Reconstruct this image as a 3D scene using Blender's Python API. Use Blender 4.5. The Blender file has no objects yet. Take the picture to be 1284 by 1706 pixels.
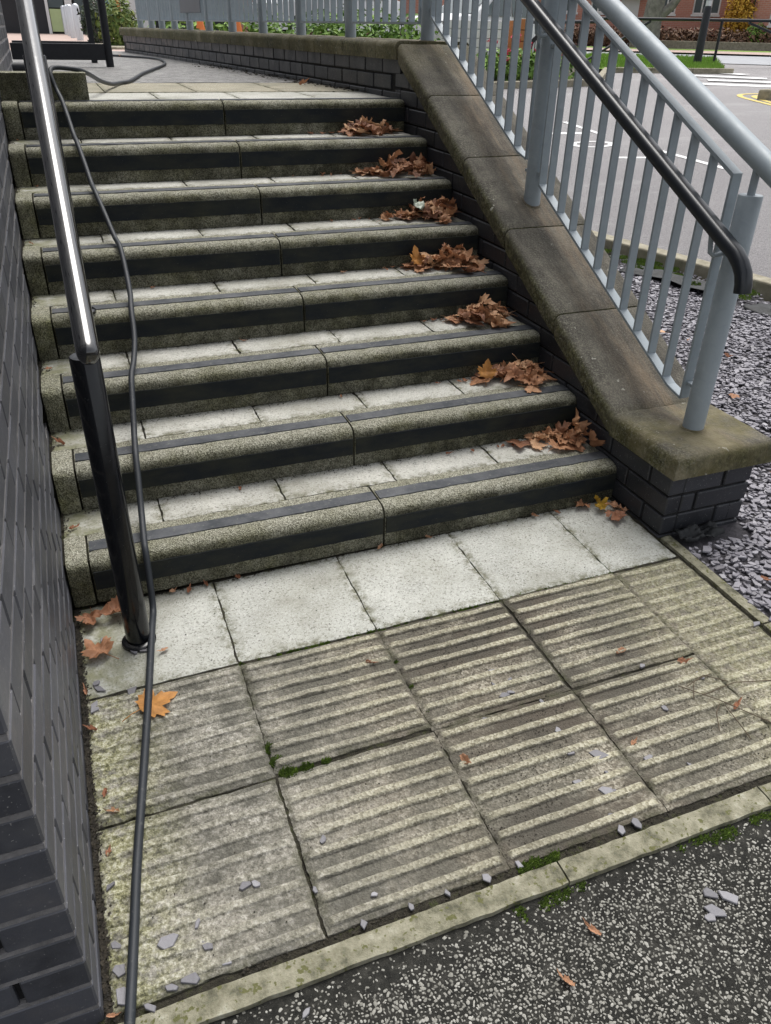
import bpy, bmesh, math, random
from mathutils import Vector, Matrix, noise as mnoise
random.seed(11)
rnd = random.random
def U(a, b): return a + (b - a) * rnd()
S = bpy.context.scene
COL = S.collection

# ------------------------------------------------------------------ camera
cam_d = bpy.data.cameras.new('camera'); cam = bpy.data.objects.new('camera', cam_d); COL.objects.link(cam)
S.camera = cam
CAM = Vector((0.4, -2.0107, 1.4744)); PITCH, YAW, ROLL, FPX = 0.5556, -0.3784, 0.0222, 1299.28
fw = Vector((-math.sin(YAW) * math.cos(PITCH), math.cos(YAW) * math.cos(PITCH), -math.sin(PITCH)))
ri = Vector((math.cos(YAW), math.sin(YAW), 0)); up = ri.cross(fw)
r2 = ri * math.cos(ROLL) + up * math.sin(ROLL); u2 = up * math.cos(ROLL) - ri * math.sin(ROLL)
cam.matrix_world = Matrix(((r2.x, u2.x, -fw.x, CAM.x), (r2.y, u2.y, -fw.y, CAM.y), (r2.z, u2.z, -fw.z, CAM.z), (0, 0, 0, 1)))
cam_d.sensor_fit = 'VERTICAL'; cam_d.sensor_height = 24; cam_d.lens = 24 * FPX / 1706
cam_d.clip_start = 0.02; cam_d.clip_end = 600
S.render.resolution_x = 771; S.render.resolution_y = 1024
S.render.engine = 'CYCLES'

# ------------------------------------------------------------------ light
SUN_EL, SUN_ROT = 66.0, 34.0
W = bpy.data.worlds.new('World'); S.world = W; W.use_nodes = True
nt = W.node_tree; nt.nodes.clear()
sky = nt.nodes.new('ShaderNodeTexSky'); sky.sky_type = 'NISHITA'; sky.sun_disc = False
sky.sun_elevation = math.radians(SUN_EL); sky.sun_rotation = math.radians(SUN_ROT)
sky.air_density = 1.0; sky.dust_density = 4.0; sky.ozone_density = 1.0
hs = nt.nodes.new('ShaderNodeHueSaturation'); hs.inputs['Saturation'].default_value = 0.22
bgn = nt.nodes.new('ShaderNodeBackground'); bgn.inputs['Strength'].default_value = 0.15
out = nt.nodes.new('ShaderNodeOutputWorld')
nt.links.new(sky.outputs[0], hs.inputs['Color']); nt.links.new(hs.outputs[0], bgn.inputs['Color']); nt.links.new(bgn.outputs[0], out.inputs[0])
sl = bpy.data.lights.new('sun', 'SUN'); sl.energy = 1.35; sl.angle = math.radians(36); sl.color = (1.0, 0.97, 0.92)
so = bpy.data.objects.new('sun', sl); COL.objects.link(so)
el, az = math.radians(SUN_EL), math.radians(SUN_ROT)
sd = Vector((math.sin(az) * math.cos(el), math.cos(az) * math.cos(el), math.sin(el)))
so.rotation_euler = (-sd).to_track_quat('-Z', 'Y').to_euler(); so.location = (3, -3, 8)
S.view_settings.view_transform = 'Standard'; S.view_settings.look = 'None'
S.view_settings.gamma = 1; S.view_settings.exposure = 0.58

# ------------------------------------------------------------------ material helpers
class M:
    def __init__(s, name, rough=0.7, metal=0.0, spec=0.4):
        s.m = bpy.data.materials.new(name); s.m.use_nodes = True; s.t = s.m.node_tree
        s.b = s.t.nodes['Principled BSDF']; s.b.inputs['Roughness'].default_value = rough
        s.b.inputs['Metallic'].default_value = metal; s.b.inputs['Specular IOR Level'].default_value = spec
        s.geo = s.t.nodes.new('ShaderNodeNewGeometry'); s.oi = s.t.nodes.new('ShaderNodeObjectInfo')
        s.pos = s.geo.outputs['Position']; s.rand = s.oi.outputs['Random']; s.isl = s.geo.outputs['Random Per Island']
        s.tc = s.t.nodes.new('ShaderNodeTexCoord'); s.obj = s.tc.outputs['Object']
    def L(s, a, sock):
        if hasattr(a, 'is_linked') or isinstance(a, bpy.types.NodeSocket): s.t.links.new(a, sock)
        else:
            if sock.type == 'RGBA' and not hasattr(a, '__len__'): a = (a, a, a, 1)
            elif sock.type == 'RGBA' and len(a) == 3: a = (*a, 1)
            sock.default_value = a
    def noise(s, scale, detail=3, rough=0.55, vec=None, dist=0.0):
        n = s.t.nodes.new('ShaderNodeTexNoise'); s.L(vec or s.pos, n.inputs['Vector'])
        n.inputs['Scale'].default_value = scale; n.inputs['Detail'].default_value = detail
        n.inputs['Roughness'].default_value = rough; n.inputs['Distortion'].default_value = dist
        return n.outputs['Fac']
    def vor(s, scale, out='Color', vec=None, feature='F1'):
        n = s.t.nodes.new('ShaderNodeTexVoronoi'); n.feature = feature
        s.L(vec or s.pos, n.inputs['Vector']); n.inputs['Scale'].default_value = scale
        o = n.outputs[out]
        if out == 'Color':
            q = s.t.nodes.new('ShaderNodeSeparateColor'); s.t.links.new(o, q.inputs[0]); return q.outputs[0]
        return o
    def ramp(s, fac, stops, interp='LINEAR'):
        n = s.t.nodes.new('ShaderNodeValToRGB'); s.L(fac, n.inputs[0]); cr = n.color_ramp; cr.interpolation = interp
        while len(cr.elements) < len(stops): cr.elements.new(0.5)
        for e, (p, c) in zip(cr.elements, stops):
            e.position = p; e.color = (c, c, c, 1) if not hasattr(c, '__len__') else (*c, 1)
        return n.outputs['Color']
    def mix(s, fac, a, b, mode='MIX'):
        n = s.t.nodes.new('ShaderNodeMix'); n.data_type = 'RGBA'; n.blend_type = mode
        s.L(fac, n.inputs[0]); s.L(a, n.inputs[6]); s.L(b, n.inputs[7]); return n.outputs[2]
    def math(s, op, a, b=0.0, c=None):
        n = s.t.nodes.new('ShaderNodeMath'); n.operation = op; s.L(a, n.inputs[0]); s.L(b, n.inputs[1])
        if c is not None: s.L(c, n.inputs[2])
        return n.outputs[0]
    def xyz(s, v=None):
        n = s.t.nodes.new('ShaderNodeSeparateXYZ'); s.L(v or s.pos, n.inputs[0]); return n.outputs
    def mapr(s, v, a, b, c=0.0, d=1.0):
        n = s.t.nodes.new('ShaderNodeMapRange'); s.L(v, n.inputs[0])
        for i, q in enumerate((a, b, c, d)): n.inputs[i + 1].default_value = q
        return n.outputs[0]
    def vscale(s, v, sc):
        n = s.t.nodes.new('ShaderNodeVectorMath'); n.operation = 'MULTIPLY'; s.L(v, n.inputs[0]); n.inputs[1].default_value = sc
        return n.outputs[0]
    def col(s, c): s.L(c, s.b.inputs['Base Color']); return s
    def rough(s, r): s.L(r, s.b.inputs['Roughness']); return s
    def bump(s, h, strength=0.5, dist=0.005, prev=None):
        n = s.t.nodes.new('ShaderNodeBump'); s.L(h, n.inputs['Height']); n.inputs['Strength'].default_value = strength
        n.inputs['Distance'].default_value = dist
        if prev is not None: s.t.links.new(prev, n.inputs['Normal'])
        s.t.links.new(n.outputs[0], s.b.inputs['Normal']); return n.outputs[0]

def mk_agg(name, pale, dark, moss, mossamt, scale=290):
    a = M(name, 0.9, spec=0.2)
    g = a.vor(scale); g2 = a.noise(300, 2)
    c = a.ramp(g, [(0.0, dark), (0.4, tuple(0.4 * p + 0.6 * d for p, d in zip(pale, dark))), (1.0, pale)])
    n1 = a.noise(4.5, 5, 0.62); n2 = a.noise(23, 4, 0.6)
    nz = a.xyz(a.geo.outputs['Normal'])[2]; upr = a.mapr(nz, 0.75, 0.25)
    mm = a.math('MULTIPLY', a.ramp(n1, [(0.34, 0), (0.58, 1)]), a.ramp(n2, [(0.3, 0.45), (0.62, 1)]))
    c = a.mix(a.math('MULTIPLY', mm, mossamt), c, a.mix(g, tuple(0.35 * x for x in moss), tuple(1.5 * x for x in moss)))
    # near-black blotches: dense on upright faces, faint on tops, denser towards the right
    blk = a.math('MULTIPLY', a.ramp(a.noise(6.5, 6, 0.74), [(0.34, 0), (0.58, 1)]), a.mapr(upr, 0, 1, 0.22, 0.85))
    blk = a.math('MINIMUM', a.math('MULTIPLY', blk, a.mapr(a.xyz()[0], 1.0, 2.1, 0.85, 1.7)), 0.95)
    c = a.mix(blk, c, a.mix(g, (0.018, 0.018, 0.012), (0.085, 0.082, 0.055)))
    c = a.mix(a.math('MULTIPLY', a.mapr(nz, 0.6, 0.97, 0, 0.75), a.ramp(a.noise(11, 4, 0.65), [(0.3, 1), (0.68, 0.25)])), c, a.ramp(g, [(0, (0.16, 0.155, 0.12)), (0.5, (0.36, 0.35, 0.285)), (1, (0.58, 0.57, 0.49))]))
    c = a.mix(a.math('MULTIPLY', a.rand, 0.3), c, a.mix(0.5, c, (0.06, 0.06, 0.045)))
    a.col(c); h = a.math('ADD', a.vor(scale, 'Distance'), a.math('MULTIPLY', g2, 0.5))
    a.bump(h, 0.7, 0.005); return a.m
MAT = {}
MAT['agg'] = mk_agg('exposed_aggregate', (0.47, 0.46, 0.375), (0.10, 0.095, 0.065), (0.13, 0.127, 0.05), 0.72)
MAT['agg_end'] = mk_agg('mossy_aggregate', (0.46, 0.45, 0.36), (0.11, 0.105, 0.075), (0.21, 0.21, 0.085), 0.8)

def mk_slab(name, tone, dirt):
    a = M(name, 0.85, spec=0.25)
    n = a.noise(5, 5, 0.62); f = a.noise(135, 4, 0.75); f2 = a.noise(95, 3, 0.7); x = a.xyz()
    c = a.mix(a.ramp(n, [(0.3, 0), (0.7, 1)]), tuple(0.84 * t for t in tone), tuple(min(1, 1.12 * t) for t in tone))
    c = a.mix(a.ramp(f2, [(0.56, 0), (0.70, 0.55)]), c, tuple(0.55 * t for t in tone))
    c = a.mix(a.ramp(f, [(0.54, 0), (0.63, 0.85)]), c, (0.13, 0.125, 0.105))
    c = a.mix(a.ramp(a.vor(330), [(0.0, 0.5), (0.3, 0.0)]), c, (0.68, 0.68, 0.65))
    d = a.math('MULTIPLY', a.ramp(a.noise(3.3, 6, 0.70), [(0.46, 0), (0.70, 1)]), dirt)
    c = a.mix(d, c, a.mix(f2, (0.11, 0.105, 0.07), (0.30, 0.29, 0.23)))
    # algae creeping in from the joints (distance to the slab edge is stored on the mesh)
    ed = a.t.nodes.new('ShaderNodeAttribute'); ed.attribute_name = 'edge'
    ef = a.math('MULTIPLY', a.mapr(ed.outputs['Fac'], 0.035, 0.0), a.ramp(a.noise(33, 6, 0.75), [(0.44, 0), (0.60, 1)]))
    c = a.mix(ef, c, a.mix(f2, (0.06, 0.06, 0.03), (0.17, 0.165, 0.10)))
    lw = a.math('MULTIPLY', a.mapr(x[0], 0.44, 0.27, 0, 0.9), a.ramp(a.noise(17, 4, 0.65), [(0.32, 0), (0.58, 1)]))
    c = a.mix(lw, c, a.mix(f2, (0.10, 0.10, 0.05), (0.30, 0.30, 0.18)))
    a.col(c); a.bump(a.math('ADD', f, a.math('MULTIPLY', n, 0.3)), 0.5, 0.004); return a.m
MAT['slab'] = mk_slab('pale_slab', (0.445, 0.45, 0.41), 0.5)
MAT['tread'] = mk_slab('tread_slab', (0.48, 0.475, 0.43), 0.65)
MAT['landing_slab'] = mk_slab('landing_slab', (0.33, 0.30, 0.22), 0.75)

def mk_tactile():
    a = M('ribbed_tactile_concrete', 0.92, spec=0.2)
    x = a.xyz(); g = a.vor(190); f = a.noise(230, 3, 0.7); n = a.noise(4.2, 5, 0.62)
    def att(nm): q = a.t.nodes.new('ShaderNodeAttribute'); q.attribute_name = nm; return q.outputs['Fac']
    rh = att('rib'); ed = att('edge')
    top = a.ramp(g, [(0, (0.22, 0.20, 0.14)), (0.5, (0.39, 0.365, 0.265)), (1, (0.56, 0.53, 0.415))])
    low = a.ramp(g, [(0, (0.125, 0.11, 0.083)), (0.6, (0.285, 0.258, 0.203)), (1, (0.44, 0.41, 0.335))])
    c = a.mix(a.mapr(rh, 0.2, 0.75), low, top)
    tone = a.ramp(a.noise(2.3, 4, 0.6), [(0.35, 0), (0.65, 0.55)])
    c = a.mix(tone, c, a.mix(0.5, c, (0.10, 0.095, 0.075)))
    # grime settled in the channels, in patches
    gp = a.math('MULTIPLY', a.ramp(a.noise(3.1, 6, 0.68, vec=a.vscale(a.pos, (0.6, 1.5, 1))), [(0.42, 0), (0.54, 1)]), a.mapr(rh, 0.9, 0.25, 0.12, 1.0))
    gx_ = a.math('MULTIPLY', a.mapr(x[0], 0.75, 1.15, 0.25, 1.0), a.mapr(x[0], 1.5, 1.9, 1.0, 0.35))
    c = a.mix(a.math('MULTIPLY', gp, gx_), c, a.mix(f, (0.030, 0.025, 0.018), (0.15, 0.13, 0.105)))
    # speckled black and pale lichen wear on the slabs nearest the wall
    lf = a.mapr(x[0], 0.95, 0.55, 0.0, 0.9)
    spk = a.ramp(a.noise(80, 6, 0.85), [(0.36, (0.035, 0.035, 0.03)), (0.45, (0.19, 0.182, 0.155)), (0.54, (0.34, 0.325, 0.28)), (0.64, (0.60, 0.58, 0.53))])
    c = a.mix(a.math('MULTIPLY', lf, a.ramp(n, [(0.3, 0.65), (0.7, 1.0)])), c, spk)
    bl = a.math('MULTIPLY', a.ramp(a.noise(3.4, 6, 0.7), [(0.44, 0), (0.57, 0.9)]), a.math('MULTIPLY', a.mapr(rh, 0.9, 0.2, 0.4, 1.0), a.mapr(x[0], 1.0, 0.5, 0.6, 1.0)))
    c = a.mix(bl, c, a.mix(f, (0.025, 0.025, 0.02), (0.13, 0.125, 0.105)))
    # yellow-green lichen along the wall and at the far right
    li = a.math('MULTIPLY', a.math('MAXIMUM', a.mapr(x[0], 0.43, 0.26), a.mapr(x[0], 1.66, 1.92, 0, 0.5)), a.ramp(a.noise(26, 5, 0.72), [(0.38, 0), (0.54, 1)]))
    c = a.mix(a.math('MULTIPLY', li, 0.72), c, a.ramp(a.noise(80, 4, 0.75), [(0.36, (0.06, 0.06, 0.028)), (0.48, (0.27, 0.265, 0.12)), (0.62, (0.60, 0.59, 0.45))]))
    ef = a.math('MULTIPLY', a.mapr(ed, 0.022, 0.0), a.ramp(a.noise(21, 5, 0.7), [(0.44, 0), (0.62, 0.75)]))
    c = a.mix(ef, c, a.mix(f, (0.025, 0.027, 0.014), (0.10, 0.10, 0.06)))
    a.col(c); a.bump(a.math('ADD', a.vor(190, 'Distance'), f), 0.5, 0.004); return a.m
MAT['tactile'] = mk_tactile()

def mk_simple(name, stops, scale, rough=0.85, bs=0.5, bd=0.004, spec=0.3, vec=None, detail=4, speck=None, metal=0, useisl=False, isltone=0.5):
    a = M(name, rough, metal, spec); n = a.noise(scale, detail, 0.65)
    c = a.ramp(n, stops)
    if speck: c = a.mix(a.ramp(a.noise(speck[0], 2, 0.6), [(speck[1], 0), (speck[1] + 0.05, 1)]), c, speck[2])
    if useisl: c = a.mix(a.isl, a.mix(isltone, c, (0.02, 0.02, 0.02)), c)
    a.col(c)
    if bs: a.bump(a.math('ADD', n, a.noise(scale * 9, 3, 0.7)), bs, bd)
    return a
MAT['edging'] = mk_simple('lichened_edging', [(0.34, (0.09, 0.088, 0.06)), (0.47, (0.21, 0.20, 0.14)), (0.60, (0.30, 0.285, 0.21)), (0.74, (0.42, 0.41, 0.33))], 26, 0.92, 0.8, 0.004, detail=6, speck=(70, 0.60, (0.12, 0.12, 0.05))).m
MAT['soil'] = mk_simple('joint_soil', [(0.32, (0.018, 0.016, 0.011)), (0.55, (0.05, 0.045, 0.032)), (0.72, (0.055, 0.065, 0.02))], 30, 0.95, 1.0, 0.008).m
MAT['moss'] = mk_simple('moss', [(0.3, (0.05, 0.09, 0.012)), (0.7, (0.19, 0.29, 0.035))], 60, 0.95, 0.6, 0.004, useisl=True).m
MAT['asphalt_fg'] = mk_simple('worn_asphalt', [(0.3, (0.014, 0.014, 0.012)), (0.55, (0.036, 0.035, 0.030)), (0.75, (0.075, 0.072, 0.062))], 45, 0.9, 1.0, 0.006, speck=(230, 0.66, (0.14, 0.135, 0.12))).m
a = M('pale_aggregate', 0.75, spec=0.35)
a.col(a.mix(a.noise(14, 3), a.ramp(a.isl, [(0, (0.06, 0.058, 0.05)), (0.30, (0.22, 0.215, 0.19)), (0.7, (0.36, 0.35, 0.315)), (1, (0.52, 0.51, 0.465))]), (0.19, 0.185, 0.16))); MAT['chip'] = a.m
MAT['asphalt_park'] = mk_simple('car_park_asphalt', [(0.28, (0.095, 0.089, 0.092)), (0.5, (0.23, 0.216, 0.22)), (0.72, (0.37, 0.35, 0.352))], 85, 0.5, 0.9, 0.008, spec=0.5, speck=(55, 0.64, (0.10, 0.094, 0.097)))
_a = MAT['asphalt_park']; _src = _a.b.inputs['Base Color'].links[0].from_socket
_pt = _a.math('MULTIPLY', _a.ramp(_a.noise(0.32, 5, 0.6), [(0.42, 0), (0.62, 1)]), 0.4)
_c = _a.mix(_pt, _src, _a.mix(0.55, _src, (0.10, 0.095, 0.10)))
_a.col(_a.mix(_a.ramp(_a.noise(1.1, 6, 0.7, vec=_a.vscale(_a.pos, (0.35, 1.0, 1))), [(0.56, 0), (0.70, 0.35)]), _c, (0.42, 0.41, 0.41))); MAT['asphalt_park'] = _a.m
MAT['asphalt_land'] = mk_simple('landing_asphalt', [(0.30, (0.10, 0.097, 0.09)), (0.5, (0.22, 0.213, 0.205)), (0.70, (0.36, 0.35, 0.33))], 16, 0.5, 0.9, 0.010, spec=0.5, detail=8, speck=(40, 0.58, (0.09, 0.087, 0.08))).m
MAT['road'] = mk_simple('road_asphalt', [(0.3, (0.30, 0.31, 0.33)), (0.7, (0.38, 0.39, 0.41))], 3, 0.7, 0.3).m
MAT['pink_path'] = mk_simple('pink_footway', [(0.3, (0.42, 0.31, 0.27)), (0.7, (0.50, 0.39, 0.34))], 2, 0.85, 0.2).m
MAT['kerb'] = mk_simple('kerb_concrete', [(0.3, (0.20, 0.18, 0.13)), (0.7, (0.38, 0.35, 0.27))], 12, 0.9, 0.5).m
MAT['white'] = mk_simple('road_paint', [(0.3, (0.58, 0.58, 0.57)), (0.6, (0.78, 0.78, 0.77))], 30, 0.7, 0.2).m
MAT['yellow'] = mk_simple('yellow_paint', [(0.3, (0.58, 0.44, 0.10)), (0.7, (0.72, 0.58, 0.22))], 20, 0.7, 0.2).m
MAT['grass'] = mk_simple('grass', [(0.25, (0.10, 0.18, 0.03)), (0.55, (0.19, 0.32, 0.05)), (0.8, (0.28, 0.42, 0.09))], 3, 0.9, 0.5, 0.02).m
MAT['blade'] = mk_simple('grass_blade', [(0.3, (0.15, 0.27, 0.04)), (0.7, (0.28, 0.44, 0.08))], 4, 0.8, 0, useisl=True, isltone=0.25).m
MAT['earth'] = mk_simple('bare_ground', [(0.3, (0.05, 0.045, 0.035)), (0.7, (0.12, 0.105, 0.08))], 6, 0.95, 0.6, 0.01).m
MAT['slate_dust'] = mk_simple('slate_dust', [(0.3, (0.05, 0.047, 0.053)), (0.7, (0.12, 0.113, 0.125))], 60, 0.8, 1.0, 0.006).m
MAT['membrane'] = mk_simple('black_membrane', [(0.3, (0.013, 0.014, 0.015)), (0.7, (0.03, 0.032, 0.034))], 30, 0.6, 0.4).m

def mk_brick(name, base, scuff, bloom=0.35):
    a = M(name, 0.5, spec=0.45)
    n = a.noise(11, 4, 0.6); f = a.noise(160, 3, 0.6)
    c = a.mix(a.rand, tuple(0.62 * b for b in base), tuple(1.3 * b for b in base))
    c = a.mix(a.ramp(n, [(0.35, 0), (0.75, 0.6)]), c, tuple(1.5 * b for b in base))
    c = a.mix(a.ramp(a.noise(75, 4, 0.7), [(0.63, 0), (0.72, scuff)]), c, (0.27, 0.265, 0.26))
    c = a.mix(a.ramp(a.noise(210, 2, 0.6), [(0.69, 0), (0.72, 0.8)]), c, (0.36, 0.355, 0.34))
    c = a.mix(a.ramp(a.noise(2.1, 5, 0.7), [(0.58, 0), (0.72, bloom)]), c, (0.20, 0.195, 0.19))
    c = a.mix(a.ramp(a.noise(3.1, 4, 0.7), [(0.62, 0), (0.78, 0.3)]), c, (0.16, 0.14, 0.125))
    a.col(c); a.rough(a.mapr(n, 0.3, 0.7, 0.38, 0.62)); a.bump(a.math('ADD', f, n), 0.3, 0.002); return a.m
MAT['brick'] = mk_brick('blue_engineering_brick', (0.066, 0.068, 0.079), 0.35)
MAT['brick_r'] = mk_brick('dark_engineering_brick', (0.031, 0.033, 0.039), 0.55, 0.12)
MAT['mortar'] = mk_simple('grey_mortar', [(0.3, (0.13, 0.125, 0.125)), (0.7, (0.26, 0.25, 0.25))], 30, 0.9, 0.5).m
MAT['mortar_d'] = mk_simple('dark_mortar', [(0.3, (0.012, 0.012, 0.013)), (0.7, (0.035, 0.034, 0.034))], 30, 0.9, 0.5).m

def mk_coping():
    a = M('weathered_coping_stone', 0.85, spec=0.25)
    st = a.vscale(a.pos, (3.4, 0.6, 0.6)); n = a.noise(3.4, 6, 0.62, vec=st); n2 = a.noise(7, 6, 0.7); f = a.noise(120, 3, 0.65); x = a.xyz()
    c = a.ramp(n2, [(0.32, (0.058, 0.054, 0.045)), (0.52, (0.105, 0.096, 0.078)), (0.70, (0.17, 0.155, 0.125))])
    # rusty brown run-off streaks below the railing
    bs = a.math('MULTIPLY', a.mapr(x[0], 2.17, 2.27), a.mapr(x[0], 2.40, 2.34))
    bs = a.math('MULTIPLY', bs, a.ramp(n, [(0.40, 0.05), (0.60, 0.85)]))
    c = a.mix(bs, c, a.mix(n2, (0.11, 0.08, 0.052), (0.25, 0.19, 0.13)))
    sk = a.ramp(a.noise(9, 6, 0.7, vec=a.vscale(a.pos, (2.2, 0.35, 0.35))), [(0.46, 0), (0.62, 0.6)])
    c = a.mix(sk, c, (0.04, 0.037, 0.032))
    c = a.mix(a.ramp(a.noise(190, 3, 0.75), [(0.50, 0), (0.66, 0.45)]), c, (0.26, 0.24, 0.195))
    nx = a.xyz(a.geo.outputs['Normal']); sl_ = a.mapr(nx[2], 0.86, 0.45)
    gm = a.math('MULTIPLY', sl_, a.ramp(a.noise(10, 6, 0.72), [(0.30, 0.35), (0.58, 1)]))
    c = a.mix(a.math('MULTIPLY', gm, 0.9), c, a.ramp(a.noise(55, 4, 0.7), [(0.35, (0.028, 0.028, 0.012)), (0.52, (0.085, 0.083, 0.035)), (0.68, (0.20, 0.19, 0.10))]))
    # green film on the low end block and at the head
    eb = a.math('MULTIPLY', a.math('MAXIMUM', a.mapr(x[1], 0.09, -0.05), a.mapr(x[1], 1.85, 2.2, 0, 0.7)), a.ramp(a.noise(6, 5, 0.65), [(0.36, 0.0), (0.56, 0.85)]))
    c = a.mix(eb, c, a.ramp(a.noise(4.5, 4, 0.6), [(0.35, (0.06, 0.056, 0.022)), (0.5, (0.12, 0.105, 0.048)), (0.68, (0.24, 0.21, 0.14))]))
    li = a.math('MULTIPLY', a.ramp(a.noise(30, 3, 0.6), [(0.69, 0), (0.715, 0.85)]), a.mapr(x[0], 2.3, 2.1, 0.4, 1.0))
    c = a.mix(li, c, (0.44, 0.43, 0.37))
    sp = a.math('MULTIPLY', a.ramp(a.noise(120, 4, 0.75), [(0.52, 0), (0.58, 0.85)]), a.math('MULTIPLY', a.mapr(x[0], 2.21, 2.13), a.ramp(a.noise(5, 4), [(0.42, 0), (0.58, 1)])))
    c = a.mix(a.math('MULTIPLY', sp, 0.55), c, (0.27, 0.26, 0.20))
    a.col(c); a.bump(a.math('ADD', f, a.math('MULTIPLY', n2, 1.5)), 0.7, 0.006); return a.m
MAT['coping'] = mk_coping()

a = M('galvanised_steel', 0.5, 0.0, 0.4)
n = a.noise(14, 4, 0.6); v = a.vor(45)
c = a.mix(v, a.ramp(n, [(0.3, (0.26, 0.305, 0.335)), (0.7, (0.355, 0.40, 0.43))]), (0.31, 0.355, 0.385))
c = a.mix(a.ramp(a.noise(60, 4, 0.7), [(0.62, 0), (0.72, 0.35)]), c, (0.42, 0.43, 0.43))
c = a.mix(a.ramp(a.noise(6, 5, 0.7), [(0.60, 0), (0.75, 0.4)]), c, (0.20, 0.215, 0.21))
a.col(c); a.rough(a.mapr(n, 0.3, 0.7, 0.38, 0.58)); a.bump(a.math('ADD', v, a.noise(200, 3)), 0.10, 0.002); MAT['galv'] = a.m
a = M('black_gloss_paint', 0.10, 0, 0.5)
n = a.noise(45, 4, 0.7)
a.col(a.mix(a.ramp(a.noise(130, 3, 0.6), [(0.70, 0), (0.74, 0.6)]), (0.006, 0.007, 0.009), (0.14, 0.14, 0.14)))
a.rough(a.mapr(n, 0.35, 0.7, 0.07, 0.20)); a.b.inputs['Coat Weight'].default_value = 1.0; a.b.inputs['Coat Roughness'].default_value = 0.06; a.b.inputs['Coat IOR'].default_value = 1.6; MAT['black'] = a.m
a = M('black_post_paint', 0.22, 0, 0.45)
a.col(a.mix(a.ramp(a.noise(110, 4, 0.7), [(0.66, 0), (0.72, 0.6)]), (0.006, 0.007, 0.009), (0.13, 0.13, 0.125))); a.rough(a.mapr(a.noise(30, 4), 0.35, 0.7, 0.08, 0.22)); MAT['blackp'] = a.m
a = M('black_matt_paint', 0.5, 0, 0.4); a.col(a.mix(a.noise(40, 4), (0.008, 0.009, 0.012), (0.022, 0.024, 0.03))); MAT['blackm'] = a.m
a = M('black_rail_plastic', 0.3, 0, 0.5); a.col(a.mix(a.noise(30, 4), (0.008, 0.010, 0.014), (0.02, 0.024, 0.03))); a.bump(a.noise(90, 3), 0.1, 0.002); MAT['blackrail'] = a.m
a = M('cable_rubber', 0.55, 0, 0.4)
a.col(a.mix(a.ramp(a.noise(70, 4, 0.7), [(0.60, 0), (0.74, 0.6)]), a.mix(a.noise(9, 3), (0.012, 0.015, 0.019), (0.024, 0.029, 0.036)), (0.12, 0.12, 0.115))); a.bump(a.noise(250, 2), 0.15, 0.002); MAT['cable'] = a.m
a = M('black_grip_strip', 0.65, 0, 0.22)
dz = a.ramp(a.noise(7, 5, 0.65, vec=a.vscale(a.pos, (1, 1, 2.5))), [(0.4, 0), (0.75, 0.55)])
c = a.mix(dz, a.mix(a.noise(3, 3), (0.006, 0.0085, 0.0115), (0.013, 0.017, 0.021)), (0.045, 0.046, 0.028))
c = a.mix(a.ramp(a.noise(220, 2), [(0.70, 0), (0.74, 0.35)]), c, (0.2, 0.2, 0.19))
a.col(c); a.bump(a.noise(400, 2), 0.2, 0.002); MAT['strip'] = a.m
a = M('dusty_grip_strip', 0.6, 0, 0.35)
c = a.mix(a.ramp(a.noise(9, 6, 0.7), [(0.35, 0), (0.65, 1)]), (0.026, 0.031, 0.038), (0.088, 0.092, 0.10))
c = a.mix(a.ramp(a.noise(60, 6, 0.75), [(0.57, 0), (0.68, 0.6)]), c, (0.2, 0.2, 0.17))
a.col(c); a.bump(a.noise(400, 2), 0.2, 0.002); MAT['strip_top'] = a.m

a = M('slate', 0.5, 0, 0.45)
c = a.ramp(a.isl, [(0, (0.12, 0.113, 0.128)), (0.4, (0.19, 0.18, 0.203)), (0.8, (0.26, 0.248, 0.275)), (1, (0.38, 0.37, 0.40))])
a.col(a.mix(a.math('MULTIPLY', a.noise(60, 4), 0.6), c, (0.20, 0.19, 0.215))); a.bump(a.noise(120, 3), 0.25, 0.002); MAT['slate'] = a.m
a = M('loose_slate', 0.5, 0, 0.45)
c = a.ramp(a.rand, [(0, (0.12, 0.117, 0.128)), (0.6, (0.21, 0.205, 0.222)), (1, (0.31, 0.305, 0.325))])
a.col(a.mix(a.math('MULTIPLY', a.noise(60, 4), 0.5), c, (0.15, 0.146, 0.16))); a.bump(a.noise(120, 3), 0.35, 0.003); MAT['slate1'] = a.m

def mk_leaf(name, stops):
    a = M(name, 0.6, 0, 0.3)
    c = a.ramp(a.rand, stops); n = a.noise(55, 4, 0.6)
    c = a.mix(a.ramp(n, [(0.35, 0.0), (0.7, 0.6)]), c, a.mix(0.6, c, (0.03, 0.012, 0.006)))
    a.col(c); a.bump(a.noise(120, 3), 0.4, 0.003)
    tr = a.t.nodes.new('ShaderNodeBsdfTranslucent'); a.L(c, tr.inputs[0])
    mx = a.t.nodes.new('ShaderNodeMixShader'); mx.inputs[0].default_value = 0.18
    a.t.links.new(a.b.outputs[0], mx.inputs[1]); a.t.links.new(tr.outputs[0], mx.inputs[2])
    a.t.links.new(mx.outputs[0], a.t.nodes['Material Output'].inputs[0]); return a.m
MAT['leaf'] = mk_leaf('dry_brown_leaf', [(0, (0.20, 0.088, 0.05)), (0.3, (0.37, 0.175, 0.092)), (0.65, (0.53, 0.275, 0.145)), (1, (0.66, 0.41, 0.24))])
MAT['leaf_o'] = mk_leaf('orange_leaf', [(0, (0.50, 0.215, 0.05)), (1, (0.56, 0.27, 0.08))])
MAT['leaf_r'] = mk_leaf('rusty_leaf', [(0, (0.33, 0.135, 0.075)), (0.5, (0.46, 0.225, 0.13)), (1, (0.58, 0.34, 0.20))])
MAT['leaf_y'] = mk_leaf('yellow_leaf', [(0, (0.50, 0.30, 0.03)), (1, (0.58, 0.36, 0.05))])
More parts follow.
